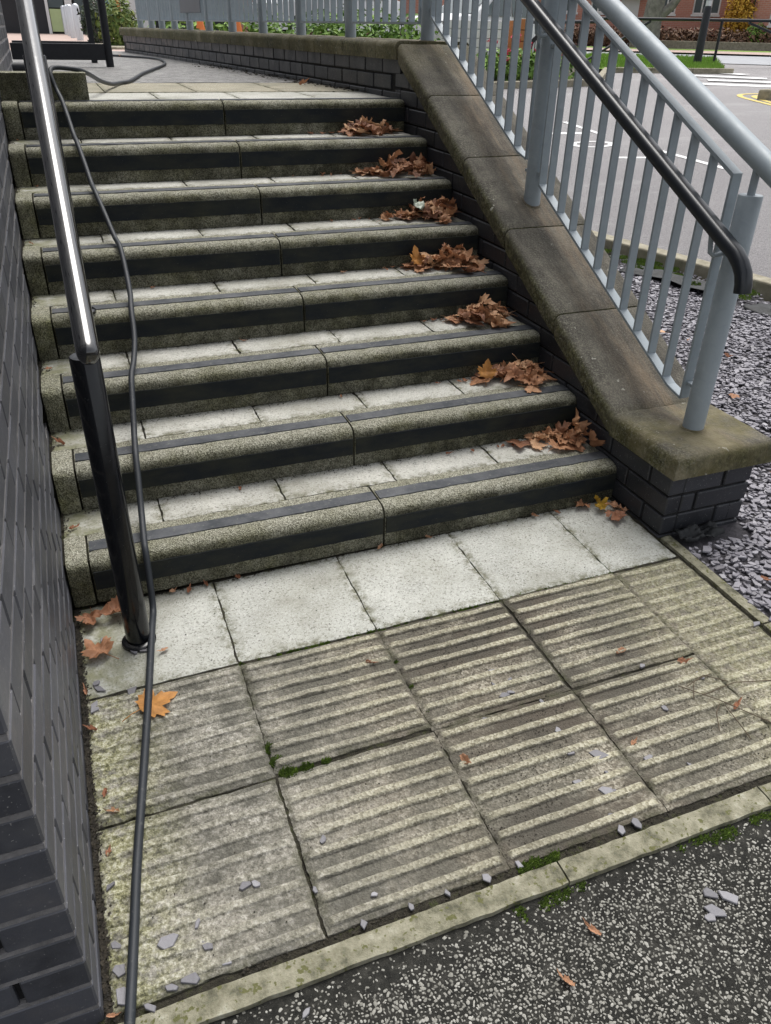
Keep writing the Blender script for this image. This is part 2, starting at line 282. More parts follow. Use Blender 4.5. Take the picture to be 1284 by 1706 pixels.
def mk_fol(name, dk, lt):
    a = M(name, 0.6, 0, 0.3); c = a.ramp(a.isl, [(0, dk), (0.6, tuple((p + q) / 2 for p, q in zip(dk, lt))), (1, lt)]); a.col(c); return a.m
MAT['fol_g'] = mk_fol('green_foliage', (0.06, 0.13, 0.02), (0.26, 0.42, 0.08))
MAT['fol_d'] = mk_fol('dark_foliage', (0.012, 0.022, 0.012), (0.06, 0.09, 0.045))
MAT['fol_b'] = mk_fol('bronze_hedge', (0.08, 0.042, 0.028), (0.26, 0.15, 0.09))
MAT['fol_y'] = mk_fol('golden_foliage', (0.40, 0.20, 0.02), (0.72, 0.46, 0.07))
MAT['fol_t'] = mk_fol('green_red_tips', (0.05, 0.11, 0.02), (0.26, 0.30, 0.08))
MAT['flower'] = mk_fol('red_flower', (0.45, 0.03, 0.07), (0.65, 0.08, 0.14))
MAT['bark'] = mk_simple('grey_bark', [(0.3, (0.13, 0.125, 0.115)), (0.7, (0.27, 0.26, 0.24))], 6, 0.9, 0.8, 0.02).m
def plain(name, c, rough=0.6, metal=0, var=0.15, scale=8):
    a = M(name, rough, metal, 0.4); a.col(a.mix(a.noise(scale, 4), tuple(x * (1 - var) for x in c), tuple(x * (1 + var) for x in c))); return a.m
MAT['white_paint'] = plain('white_paint', (0.74, 0.74, 0.73), 0.45, 0, 0.06)
MAT['stainless'] = plain('stainless', (0.68, 0.70, 0.73), 0.3, 0.5, 0.06)
MAT['glass'] = plain('window_glass', (0.10, 0.125, 0.13), 0.06, 0, 0.1)
MAT['green_panel'] = plain('pale_green_panel', (0.48, 0.58, 0.30), 0.5, 0, 0.08)
MAT['teal'] = plain('teal_glass', (0.26, 0.42, 0.42), 0.12)
MAT['orange'] = plain('orange_paint', (0.72, 0.20, 0.05), 0.5)
MAT['timber'] = plain('stained_timber', (0.42, 0.17, 0.06), 0.7)
MAT['dark'] = plain('dark_panel', (0.02, 0.022, 0.027), 0.35)
MAT['grey_sign'] = plain('sign_back', (0.13, 0.145, 0.165), 0.5)
MAT['carpaint'] = plain('white_car_paint', (0.72, 0.73, 0.74), 0.25, 0, 0.03)
MAT['tyre'] = plain('tyre', (0.02, 0.02, 0.021), 0.8)
MAT['rooftile'] = plain('roof_tile', (0.16, 0.085, 0.06), 0.85, 0, 0.3, 5)
MAT['twig'] = plain('twig', (0.10, 0.075, 0.05), 0.8)
MAT['paper'] = plain('pale_plastic_scrap', (0.40, 0.44, 0.36), 0.35, 0, 0.12, 30)
MAT['debris'] = mk_simple('leaf_litter', [(0.3, (0.016, 0.014, 0.010)), (0.7, (0.06, 0.05, 0.036))], 50, 0.95, 0, useisl=True).m
def mk_housebrick():
    a = M('red_house_brick', 0.85, 0, 0.2); b = a.t.nodes.new('ShaderNodeTexBrick')
    mp = a.t.nodes.new('ShaderNodeMapping'); mp.inputs['Rotation'].default_value = (math.pi / 2, 0, 0)
    a.t.links.new(a.tc.outputs['Object'], mp.inputs[0]); a.t.links.new(mp.outputs[0], b.inputs['Vector'])
    b.inputs['Color1'].default_value = (0.58, 0.255, 0.185, 1); b.inputs['Color2'].default_value = (0.50, 0.21, 0.155, 1)
    b.inputs['Mortar'].default_value = (0.56, 0.42, 0.36, 1); b.inputs['Scale'].default_value = 1.0
    b.inputs['Brick Width'].default_value = 0.225; b.inputs['Row Height'].default_value = 0.075; b.inputs['Mortar Size'].default_value = 0.008
    a.col(a.mix(a.noise(1.5, 4), b.outputs[0], a.mix(0.5, b.outputs[0], (0.40, 0.19, 0.15)))); return a.m
MAT['house'] = mk_housebrick()

# ------------------------------------------------------------------ object helpers
def tag(o, label=None, cat=None, group=None, kind=None):
    if label: o['label'] = label
    if cat: o['category'] = cat
    if group: o['group'] = group
    if kind: o['kind'] = kind
    return o
def link(name, me, parent=None):
    o = bpy.data.objects.new(name, me); COL.objects.link(o)
    if parent: o.parent = parent
    return o
def empty(name, loc, label=None, cat=None, group=None, kind=None):
    o = bpy.data.objects.new(name, None); COL.objects.link(o); o.location = loc; o.empty_display_size = 0.1
    return tag(o, label, cat, group, kind)
def put(o, parent):          # parent keeping world place
    o.parent = parent; o.matrix_parent_inverse = Matrix.Translation(-Vector(parent.location)); return o
class MB:
    def __init__(s): s.v = []; s.f = []
    def add(s, vs, fs):
        n = len(s.v); s.v += [tuple(v) for v in vs]; s.f += [tuple(i + n for i in f) for f in fs]; return s
    def box(s, x0, x1, y0, y1, z0, z1):
        return s.add([(x0, y0, z0), (x1, y0, z0), (x1, y1, z0), (x0, y1, z0), (x0, y0, z1), (x1, y0, z1), (x1, y1, z1), (x0, y1, z1)],
                     [(0, 3, 2, 1), (4, 5, 6, 7), (0, 1, 5, 4), (1, 2, 6, 5), (2, 3, 7, 6), (3, 0, 4, 7)])
    def tube(s, pts, r, n=16, caps=True, prof=None):
        pts = [Vector(p) for p in pts]; m = len(pts); rs = r if hasattr(r, '__len__') else [r] * m
        rings = []; prevn = None
        for i, p in enumerate(pts):
            d = (pts[min(i + 1, m - 1)] - pts[max(i - 1, 0)]).normalized()
            ref = prevn if prevn is not None else (Vector((1, 0, 0)) if abs(d.x) < 0.9 else Vector((0, 0, 1)))
            a = (ref - d * ref.dot(d)).normalized(); prevn = a; b = d.cross(a)
            ring = []
            for k in range(n):
                t = 2 * math.pi * k / n; cx, cy = math.cos(t), math.sin(t)
                if prof: cx, cy = prof(t)
                ring.append(p + a * (cx * rs[i]) + b * (cy * rs[i]))
            rings.append(ring)
        vs = [v for rg in rings for v in rg]; fs = []
        for i in range(m - 1):
            for k in range(n): fs.append((i * n + k, i * n + (k + 1) % n, (i + 1) * n + (k + 1) % n, (i + 1) * n + k))
        if caps: fs += [tuple(reversed(range(n))), tuple((m - 1) * n + k for k in range(n))]
        return s.add(vs, fs)
    def prism(s, poly, axis, a, b):    # polygon in the two other axes, extruded along axis
        def P(u, v, w): return {'x': (w, u, v), 'y': (u, w, v), 'z': (u, v, w)}[axis]
        n = len(poly)
        return s.add([P(u, v, a) for u, v in poly] + [P(u, v, b) for u, v in poly],
                     [tuple(range(n)), tuple(range(2 * n - 1, n - 1, -1))] + [(i, i + n, (i + 1) % n + n, (i + 1) % n) for i in range(n)])
    def build(s, name, mat, parent=None, smooth=False, bevel=0, seg=2, recalc=True, angle=40):
        me = bpy.data.meshes.new(name); me.from_pydata(s.v, [], s.f)
        if recalc or bevel:
            bm = bmesh.new(); bm.from_mesh(me)
            bmesh.ops.recalc_face_normals(bm, faces=bm.faces)
            if bevel:
                ed = [e for e in bm.edges if len(e.link_faces) == 2 and e.calc_face_angle() > 0.5]
                bmesh.ops.bevel(bm, geom=ed, offset=bevel, segments=seg, profile=0.5, affect='EDGES', clamp_overlap=True)
            bm.to_mesh(me); bm.free()
        if isinstance(mat, str): mat = MAT[mat]
        me.materials.append(mat)
        if smooth:
            me.polygons.foreach_set('use_smooth', [True] * len(me.polygons))
            if angle < 180: me.set_sharp_from_angle(angle=math.radians(angle))
        o = link(name, me)
        if parent: put(o, parent)
        return o
def sheet(name, poly, z, mat, parent=None):
    vs = [(x, y, z(x, y) if callable(z) else z) for x, y in poly]
    return MB().add(vs, [tuple(range(len(vs)))]).build(name, mat, parent)
def grid_sheet(name, xs, ys, z, mat, parent=None, keep=None, smooth=True):
    b = MB(); n = len(xs); vs = [(x, y, z(x, y)) for y in ys for x in xs]; fs = []
    for j in range(len(ys) - 1):
        for i in range(n - 1):
            if keep and not keep((xs[i] + xs[i + 1]) / 2, (ys[j] + ys[j + 1]) / 2): continue
            fs.append((j * n + i, j * n + i + 1, (j + 1) * n + i + 1, (j + 1) * n + i))
    return b.add(vs, fs).build(name, mat, parent, smooth=smooth, recalc=False, angle=180)
def lin(a, b, n): return [a + (b - a) * i / (n - 1) for i in range(n)]
def fbm(x, y, z, s): return mnoise.noise(Vector((x * s, y * s, z * s)))

def catmull(pts, sub=6):
    o = []; P = [Vector(p) for p in pts]
    for i in range(len(P) - 1):
        p0, p1, p2, p3 = P[max(0, i - 1)], P[i], P[i + 1], P[min(len(P) - 1, i + 2)]
        for k in range(sub):
            t = k / sub; o.append(0.5 * ((2 * p1) + (p2 - p0) * t + (2 * p0 - 5 * p1 + 4 * p2 - p3) * t * t + (3 * p1 - p0 - 3 * p2 + p3) * t ** 3))
    o.append(P[-1]); return o

# ------------------------------------------------------------------ dimensions
R, T = 0.1456, 0.304                   # riser, going
XL, XE, XJ, XR = 0.211, 0.281, 1.197, 2.105
PA, PB = 0.0158, 0.0096                # fall of the paving
def pz(x, y): return PA * (y - 0.0456) + PB * (x - 1.2)
def gz(x, y):
    s = max(0.0, 0.030 * (y - 0.5) + 0.022 * (x - 2.6))
    return s if s < 0.6 else 0.6 + 0.3 * (1 - math.exp(-(s - 0.6) / 0.3))
LZ = 8 * R                             # upper landing level
def w2x(y): return 2.105 - 0.066 * (y - 2.15) - 0.0045 * max(0, y - 2.15) ** 2   # landing wall, gently curved

# ------------------------------------------------------------------ ground
gx = [-60, -30, -12, -6, -2] + lin(0, 30, 31) + [34, 40, 50, 70, 100, 160, 260]
gy = [-30, -12, -6, -3] + lin(-2, 30, 33) + [34, 40, 50, 70, 100, 160, 260]
tag(grid_sheet('ground', gx, gy, lambda x, y: gz(x, y) - 0.10, 'earth'), kind='structure')

# car park: asphalt sheet beyond the kerb
def kx(y): return 4.16 + 0.30 * (2.69 - y)         # kerb line between the slate bed and the car park
def carpark_keep(x, y): return True
vsx = lin(0, 1, 30); b = MB(); rows = lin(-6, 12.6, 40); n = 30
vs = []
for y in rows:
    x0 = max(2.6, kx(y) + 0.12) if y < 4.6 else 2.9
    x1 = 60
    for t in vsx:
        x = x0 + (x1 - x0) * t * t; vs.append((x, y, gz(x, y)))
fs = [(j * n + i, j * n + i + 1, (j + 1) * n + i + 1, (j + 1) * n + i) for j in range(len(rows) - 1) for i in range(n - 1)]
tag(b.add(vs, fs).build('car_park', 'asphalt_park', smooth=True, recalc=False, angle=180), kind='structure')
# access road and far road in front of the houses
def quad_sheet(name, a, bq, c, d, mat, dz, nn=14):
    vs = []
    for j in range(nn):
        for i in range(nn):
            u, v = i / (nn - 1), j / (nn - 1)
            x = (a[0] * (1 - u) + bq[0] * u) * (1 - v) + (d[0] * (1 - u) + c[0] * u) * v
            y = (a[1] * (1 - u) + bq[1] * u) * (1 - v) + (d[1] * (1 - u) + c[1] * u) * v
            vs.append((x, y, gz(x, y) + dz))
    fs = [(j * nn + i, j * nn + i + 1, (j + 1) * nn + i + 1, (j + 1) * nn + i) for j in range(nn - 1) for i in range(nn - 1)]
    return MB().add(vs, fs).build(name, mat, smooth=True, recalc=False, angle=180)
# directions: F = towards the houses, Q = along the street
Fd = Vector((0.664, 0.748)); Qd = Vector((0.748, -0.664)); O0 = Vector((0.4, -2.01))
def st(f, q): p = O0 + Fd * f + Qd * q; return (p.x, p.y)
def strip(name, f0, f1, q0, q1, mat, dz): return tag(quad_sheet(name, st(f0, q0), st(f0, q1), st(f1, q1), st(f1, q0), mat, dz), kind='structure')
strip('access_road', 15.5, 27.5, -14, 40, 'asphalt_park', -0.012)
strip('road', 27.4, 34.5, -40, 60, 'road', 0.004)
strip('footway', 34.5, 38.4, -40, 60, 'pink_path', 0.06)
strip('far_verge', 38.4, 41.5, -40, 60, 'grass', 0.05)
strip('garden_ground', 41.4, 70, -60, 80, 'earth', 0.03)
tag(quad_sheet('verge', (12.6, 16.0), (15.6, 15.0), (19.6, 20.0), (15.5, 23.5), 'grass', 0.07), kind='structure')
tag(quad_sheet('planting_bed', (1.0, 13.4), (10.9, 13.3), (14.0, 20.0), (1.0, 24.0), 'earth', 0.10), kind='structure')

# painted markings
def mark(name, poly, mat, label, cat, dz=0.005, group=None):
    c = Vector((sum(p[0] for p in poly) / len(poly), sum(p[1] for p in poly) / len(poly)))
    return tag(sheet(name, poly, lambda x, y: gz(x, y) + dz, mat), kind='structure')
def line_mark(p, q, w, name='road_marking', mat='white'):
    d = (Vector(q) - Vector(p)).normalized(); nn = Vector((-d.y, d.x)) * w / 2; p, q = Vector(p), Vector(q)
    return mark(name, [tuple(p + nn), tuple(p - nn), tuple(q - nn), tuple(q + nn)], mat, '', '')
line_mark((7.18, 6.40), (7.15, 5.20), 0.09); line_mark((6.40, 6.14), (6.76, 6.02), 0.10)
line_mark((7.38, 8.85), (7.22, 7.60), 0.08); line_mark((6.45, 8.0), (7.12, 7.80), 0.16)
b = MB(); vs = []; ns = 40      # painted oval numeral
for k in range(ns):
    t = 2 * math.pi * k / ns
    for s_ in (1.0, 0.68):
        ex, ey = 0.30 * s_ * math.cos(t), 0.25 * (s_ + (0 if s_ == 1 else 0.08)) * math.sin(t)
        x, y = 6.66 + ex * 0.95 + ey * 0.55, 7.03 - ex * 0.3 + ey * 0.8; vs.append((x, y, gz(x, y) + 0.005))
b.add(vs, [(2 * k, 2 * k + 1, (2 * k + 3) % (2 * ns), (2 * k + 2) % (2 * ns)) for k in range(ns)])
tag(b.build('road_marking', 'white'), kind='structure')
for p0, p1 in (((15.25, 16.0), (15.85, 14.55)), ((14.3, 14.65), (15.5, 13.5)), ((13.9, 13.55), (15.4, 12.4)), ((13.2, 12.9), (14.9, 11.5))):   # crossing bars
    line_mark(p0, p1, 0.42, 'crossing_bar')
for off in (0.0, 0.32):          # double yellow line round the kerb end
    pts = [(11.75 + off * 0.4, 9.0), (11.95 + off * .5, 9.7), (12.3 + off * .7, 10.75 - off * .3), (12.75 + off * .6, 11.05 - off), (13.4, 10.8 - off * 1.1), (14.2, 10.1 - off)]
    pts = [(q.x, q.y) for q in catmull([(x_, y_, 0) for x_, y_ in pts], 8)]
    b = MB(); vs = []
    for i, p in enumerate(pts):
        d = (Vector(pts[min(i + 1, len(pts) - 1)]) - Vector(pts[max(i - 1, 0)])).normalized(); nn = Vector((-d.y, d.x)) * 0.05
        for q in (Vector(p) + nn, Vector(p) - nn): vs.append((q.x, q.y, gz(q.x, q.y) + 0.006))
    tag(b.add(vs, [(2 * i, 2 * i + 1, 2 * i + 3, 2 * i + 2) for i in range(len(pts) - 1)]).build('yellow_line', 'yellow'), kind='structure')

# ------------------------------------------------------------------ kerbs beyond the bed
def kerb_run(name, pts, w, h, label, mat='kerb', seglen=0.9, lift=0.0):
    e = empty(name, (pts[0][0], pts[0][1], gz(*pts[0])), label, 'kerb')
    for p, q in zip(pts, pts[1:]):
        p, q = Vector(p), Vector(q); L = (q - p).length; k = max(1, round(L / seglen)); d = (q - p) / L; nn = Vector((-d.y, d.x))
        for i in range(k):
            a0, a1 = p + d * (L * i / k + 0.004), p + d * (L * (i + 1) / k - 0.004)
            vs = []
            for zz in (-0.12, h):
                for c in (a0, a1, a1 + nn * w, a0 + nn * w): vs.append((c.x, c.y, gz(c.x, c.y) + zz + lift))
            MB().add(vs, [(0, 3, 2, 1), (4, 5, 6, 7), (0, 1, 5, 4), (1, 2, 6, 5), (2, 3, 7, 6), (3, 0, 4, 7)]).build('kerb_stone', mat, e, bevel=0.012)
    return e
kerb_run('kerb', [(kx(4.6), 4.6), (kx(-2.2), -2.2)], 0.12, 0.075, 'mossy concrete kerb between the slate bed and the car park')
kerb_run('kerb', [(2.0, 13.3), (10.9, 13.2)], 0.14, 0.11, 'concrete kerb in front of the green planting bed')
kerb_run('kerb', [(10.9, 13.2), (13.0, 15.9), (15.8, 14.9)], 0.14, 0.10, 'concrete kerb round the grass verge with the lamp post')
MB().prism([(12.25, 10.3), (13.3, 9.2), (14.2, 9.6), (13.2, 10.6)], 'z', gz(12.5, 10.3) - .05, gz(12.5, 10.3) + 0.16).build('kerb_end', 'kerb', bevel=0.03)
tag(bpy.data.objects['kerb_end'], 'stone kerb end beside the double yellow line', 'kerb')

# ------------------------------------------------------------------ paving in front of the steps
pav = empty('paving', (1.2, -0.6, -0.02), kind='structure')
b = MB(); xs = lin(0.20, 2.15, 160); ys = lin(-1.215, 0.01, 110)
b.add([(x, y, pz(x, y) + min(-0.0028, -0.0045 + 0.006 * fbm(x, y, 0, 9) + 0.003 * fbm(x, y, 5, 37))) for y in ys for x in xs], [(j * 160 + i, j * 160 + i + 1, (j + 1) * 160 + i + 1, (j + 1) * 160 + i) for j in range(109) for i in range(159)])
b.build('joint_soil', 'soil', pav, smooth=True, angle=180)
cols = [0.222, 0.6247, 1.0275, 1.4305, 1.8335, 2.092]
def ragged(x, y): return 0.0022 * fbm(x, y, 3, 40) + 0.0016 * fbm(x, y, 7, 90)
def slab_mesh(x0, x1, y0, y1, thick, nx, ny, zf, ribs=0, ribh=0.006, chipseed=0.0, mat='slab', name='paving_slab', parent=None, y_ref=None):
    """flat or ribbed slab with worn edges; zf gives the bed level"""
    vs = []; rib = []; fs = []; edg = []
    ys_ = lin(y0, y1, ny); xs_ = lin(x0, x1, nx)
    for j, y in enumerate(ys_):
        for i, x in enumerate(xs_):
            ex = min(x - x0, x1 - x); ey = min(y - y0, y1 - y); e = min(ex, ey)
            rx, ry = x, y
            if i in (0, nx - 1): rx += (1 if i == 0 else -1) * (0.0035 * max(-.3, fbm(y, chipseed, 1, 21)) + 0.009 * max(0, fbm(y, chipseed, 8, 13) - 0.33) + ragged(y, chipseed))
            if j in (0, ny - 1): ry += (1 if j == 0 else -1) * (0.0035 * max(-.3, fbm(x, chipseed, 2, 21)) + 0.010 * max(0, fbm(x, chipseed, 9, 11) - 0.30))
            h = 0.0; rv = 0.0
            if ribs:
                t = ((y - y0) / (y1 - y0) * ribs) % 1.0
                wv = 0.5 + 0.06 * fbm(x, chipseed + math.floor((y - y0) / (y1 - y0) * ribs), 0, 9)
                dd = abs(t - wv); rv = max(0.0, min(1.0, (0.235 - dd) / 0.085)); rv = rv * rv * (3 - 2 * rv)
                wear = 0.95 + 0.28 * fbm(x, y, chipseed, 7) + 0.22 * fbm(x, y, chipseed, 33)
                endf = min(1.0, max(0.0, (ex - 0.003) / 0.012))
                h = rv * ribh * max(0.45, wear) * endf; rv *= max(0.6, min(1, wear)) * endf
            h += 0.0012 * fbm(x, y, chipseed, 6) + 0.0007 * fbm(x, y, chipseed, 60)
            if e < 0.006: h -= (0.006 - e) ** 2 / 0.006 * 0.35 + max(0, 0.004 * (fbm(x, y, chipseed, 25) - 0.2))
            vs.append((rx, ry, zf(x, y) + h)); rib.append(rv); edg.append(e)
    top = len(vs)
    for j in range(ny - 1):
        for i in range(nx - 1): fs.append((j * nx + i, j * nx + i + 1, (j + 1) * nx + i + 1, (j + 1) * nx + i))
    loop = [i for i in range(nx)] + [j * nx + nx - 1 for j in range(1, ny)] + [(ny - 1) * nx + i for i in range(nx - 2, -1, -1)] + [j * nx for j in range(ny - 2, 0, -1)]
    m = len(loop)
    for k in loop: vs.append((vs[k][0], vs[k][1], zf(vs[k][0], vs[k][1]) - thick)); rib.append(0); edg.append(0)
    for q in range(m): fs.append((loop[q], top + q, top + (q + 1) % m, loop[(q + 1) % m]))
    o = MB().add(vs, fs).build(name, mat, parent, smooth=True, recalc=True, angle=55)
    o.data.attributes.new('edge', 'FLOAT', 'POINT').data.foreach_set('value', edg)
    if ribs:
        at = o.data.attributes.new('rib', 'FLOAT', 'POINT')
        # recalc keeps vertex order
        at.data.foreach_set('value', rib)
    return o
for i in range(5):
    j = 0.0016 + 0.0016 * (i == 0)
    o = slab_mesh(cols[i] + (j if i else 0.002), cols[i + 1] - j, -0.382 + U(-.002, .002), -0.003, 0.05, 40, 40, lambda x, y: pz(x, y), chipseed=i * 3.7, parent=pav)
    for rrow, (ya, yb) in enumerate(((-0.786, -0.391), (-1.186, -0.791))):
        dy = U(-.005, .004); dx = U(-.003, .003)
        if i == 0 and rrow == 0: dy -= 0.0
        if i == 1 and rrow == 0: ya += 0.012
        if i == 4 and rrow == 0: ya += 0.022
        if i == 4 and rrow == 1: yb += 0.03
        slab_mesh(cols[i] + j + (dx if i else 0), cols[i + 1] - j + dx, ya + dy, yb + dy, 0.05, 70 if i < 4 else 48, 185, lambda x, y: pz(x, y) + 0.001,
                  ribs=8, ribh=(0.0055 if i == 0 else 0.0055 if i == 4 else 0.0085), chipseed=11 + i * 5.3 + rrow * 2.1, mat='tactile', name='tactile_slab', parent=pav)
# edging along the front and the right-hand side
edge_x = [0.215, 1.128, 1.668, 2.16]
def edging(x0, x1, y0, y1, zt, nm='edging_kerb'):
    vert = (y1 - y0) > (x1 - x0); L = (y1 - y0) if vert else (x1 - x0); n = int(L / 0.02) + 2
    prof = [(0, -.08), (0, -0.003), (.004, 0.0), (.5, .0015), (.996, 0), (1.0, -0.003), (1.0, -.08)]
    vs = []
    for k in range(n):
        t = k / (n - 1)
        for (u, h) in prof:
            if vert: x, y = x0 + (x1 - x0) * u, y0 + L * t
            else: x, y = x0 + L * t, y0 + (y1 - y0) * u
            jit = 0.0025 * fbm(x * 1.0, y, 5, 25) + 0.0015 * fbm(x, y, 9, 70)
            if u in (0, 1.0) or u in (.004, .996):
                if vert: x += jit
                else: y += jit
            vs.append((x, y, zt(x, y) + h + (0.0015 * fbm(x, y, 1, 30) if h > -.05 else 0)))
    m = len(prof)
    fs = [(k * m + i, k * m + i + 1, (k + 1) * m + i + 1, (k + 1) * m + i) for k in range(n - 1) for i in range(m - 1)] + [tuple(range(m)), tuple((n - 1) * m + i for i in range(m))]
    return MB().add(vs, fs).build(nm, 'edging', pav, smooth=True, angle=60)
for a0, a1 in zip(edge_x, edge_x[1:]): edging(a0 + 0.002, a1 - 0.002, -1.256, -1.206, lambda x, y: pz(x, y) + 0.003)
edging(2.103, 2.140, -1.195, -0.762, lambda x, y: pz(x, y) + 0.006); edging(2.103, 2.140, -0.756, -0.285, lambda x, y: pz(x, y) + 0.006)

# ------------------------------------------------------------------ foreground asphalt with pale aggregate
def az_(x, y): return pz(x, y) - 0.010 + 0.003 * fbm(x, y, 2, 8)
b = MB(); xs = lin(-1.2, 4.6, 120); ys = lin(-3.6, -1.252, 60)
b.add([(x, y, az_(x, y)) for y in ys for x in xs], [(j * 120 + i, j * 120 + i + 1, (j + 1) * 120 + i + 1, (j + 1) * 120 + i) for j in range(59) for i in range(119)])
tag(b.build('asphalt_path', 'asphalt_fg', smooth=True, angle=180), kind='structure')
b = MB(); SP = 0.0074
for iy in range(int(0.82 / SP)):
    for ix in range(int(2.35 / SP)):
        x = 0.12 + (ix + (iy % 2) * 0.5 + U(-.42, .42)) * SP; y = -1.262 - (iy + U(-.42, .42)) * SP; d = -1.262 - y
        dens = 0.92 + 0.5 * fbm(x, y, 0, 2.6) + 0.3 * fbm(x, y, 4, 9)
        if d < 0.05: dens *= 0.35 + d * 8
        if rnd() > dens: continue
        r = U(0.0019, 0.0037) if rnd() < 0.87 else U(0.0036, 0.0050)
        asp = U(0.45, 0.95); th = U(0, 6.283); h = r * U(0.10, 0.20); z = az_(x, y) + 0.0003
        ct, s_ = math.cos(th), math.sin(th); nn = 6; vs = []; k3 = U(-.4, .4)
        for (rr, hh) in ((1.0, -0.3), (0.86, 0.6)):
            for k in range(nn):
                t = 6.283 * k / nn; q = r * rr * (1 + k3 * math.sin(2 * t + th) + 0.1 * math.sin(3 * t)); px_, py_ = q * math.cos(t), q * asp * math.sin(t)
                vs.append((x + px_ * ct - py_ * s_, y + px_ * s_ + py_ * ct, z + hh * h))
        vs.append((x, y, z + h))
        b.add(vs, [(k, (k + 1) % nn, nn + (k + 1) % nn, nn + k) for k in range(nn)] + [(nn + k, nn + (k + 1) % nn, 2 * nn) for k in range(nn)])
tag(b.build('stone_chips', 'chip', smooth=True, recalc=False, angle=180), 'pale stone chips bedded in the dark asphalt path', 'stone chips', kind='stuff')

# ------------------------------------------------------------------ staircase
stair = empty('staircase', (1.2, 1.0, 0.0), 'eight weathered concrete steps with black grip strips between two brick walls', 'staircase')
poly = [(0.03, -0.3)]
for k in range(8): poly += [(k * T + 0.03, k * R - 0.004 if k else -0.3), (k * T + 0.03, (k + 1) * R - 0.012)]
poly += [(3.6, LZ - 0.012), (3.6, -0.3)]
poly = [p for i, p in enumerate(poly) if i == 0 or p != poly[i - 1]]
MB().prism(poly, 'x', 0.16, 2.16).build('stair_core', 'soil', stair)
PROF = [(0.155, 0.0), (0.0, 0.0), (0.0, 0.05), (0.0, 0.100), (0.0003, 0.115), (0.0025, 0.125), (0.008, 0.1335), (0.017, 0.1402), (0.029, 0.1443), (0.043, R), (0.10, R), (0.155, R)]
def step_block(x0, x1, y, z, nm='step_block', mat='agg', n=None, zoff=0.0):
    n = n or max(6, int((x1 - x0) / 0.012)); m = len(PROF); vs = []
    for i in range(n):
        x = x0 + (x1 - x0) * i / (n - 1); e = min(x - x0, x1 - x)
        for k, (py, pzz) in enumerate(PROF):
            q = 0.0016 * fbm(x, y + py, z + pzz, 14) + 0.0013 * fbm(x, y + py, z + pzz, 70)
            rd = 0.003 * max(0, 1 - e / 0.006)
            yy, zz = y + py, z + pzz
            if k in (1, 2, 3, 4, 5): yy += q + rd
            if k >= 5: zz += q - rd * (1 if k < 11 else 1)
            vs.append((x, yy, zz + (zoff if k > 1 else 0)))
    fs = [(i * m + k, i * m + (k + 1) % m, (i + 1) * m + (k + 1) % m, (i + 1) * m + k) for i in range(n - 1) for k in range(m)] + [tuple(range(m)), tuple((n - 1) * m + k for k in range(m))]
    return MB().add(vs, fs).build(nm, mat, stair, smooth=True, angle=50)
tj = [0.217, 0.513, 0.908, 1.302, 1.698, 2.10]
def ragged_strip(x0, x1, a0, a1, place, mat, nm, par, th):
    n = int((x1 - x0) / 0.015) + 2; vs = []
    for i in range(n):
        x = x0 + (x1 - x0) * i / (n - 1)
        u0 = a0 + 0.0022 * fbm(x, a0, place, 22); u1 = a1 + 0.0022 * fbm(x, a1 + 3, place, 18)
        vs.append((x, u0, u1))
    return n, vs
for k in range(8):
    y0, z0 = k * T, k * R
    jx = XJ + (0, .0, .0, .002, -.004, -.006, -.02, -.02)[k]
    for (xa, xb) in ((XE + 0.003, jx - 0.003), (jx + 0.003, 2.103)):
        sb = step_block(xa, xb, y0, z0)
        if k < 8:
            n, L = ragged_strip(xa + 0.003, xb - 0.003, 0.049, 0.110, k, None, None, None, None)
            vs = []
            for (x, u0, u1) in L:
                vs += [(x, y0 - 0.0035, z0 + u0), (x, y0 - 0.0035, z0 + u1), (x, y0 + 0.002, z0 + u1 + .001), (x, y0 + 0.002, z0 + u0 - .001)]
            fs = [(4 * i + a_, 4 * i + (a_ + 1) % 4, 4 * i + 4 + (a_ + 1) % 4, 4 * i + 4 + a_) for i in range(n - 1) for a_ in range(4)] + [(0, 1, 2, 3), tuple(4 * (n - 1) + q for q in range(4))]
            g = MB().add(vs, fs).build('grip_strip', 'strip', smooth=True, angle=40); put(g, stair); g.parent = sb; g.matrix_parent_inverse = Matrix.Translation(-Vector(stair.location)) @ Matrix.Translation(Vector(stair.location)) @ sb.matrix_world.inverted()
            g.matrix_parent_inverse = Matrix.Identity(4)
            n, L = ragged_strip(xa + 0.003, xb - 0.003, 0.060, 0.112, k + 20, None, None, None, None)
            vs = []
            for (x, u0, u1) in L:
                vs += [(x, y0 + u0, z0 + R + 0.0032), (x, y0 + u1, z0 + R + 0.0032), (x, y0 + u1 + .001, z0 + R - 0.002), (x, y0 + u0 - .001, z0 + R - 0.002)]
            g = MB().add(vs, fs if len(L) * 4 == len(vs) and n * 4 == len(vs) else fs).build('grip_strip', 'strip_top', smooth=True, angle=40); g.parent = sb
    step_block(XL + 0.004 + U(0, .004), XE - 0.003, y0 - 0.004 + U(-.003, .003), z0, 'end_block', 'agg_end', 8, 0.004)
    if k < 7:
        for i in range(5):
            xa, xb = tj[i] + 0.003, tj[i + 1] - 0.003
            zz = z0 + R + U(-0.002, 0.0015)
            slab_mesh(xa, xb, y0 + 0.160 + U(-.001, .003), y0 + T + 0.012, 0.03, 26, 12, lambda x, y, zz=zz: zz, chipseed=k * 7.1 + i, mat='tread', name='tread_slab', parent=stair)
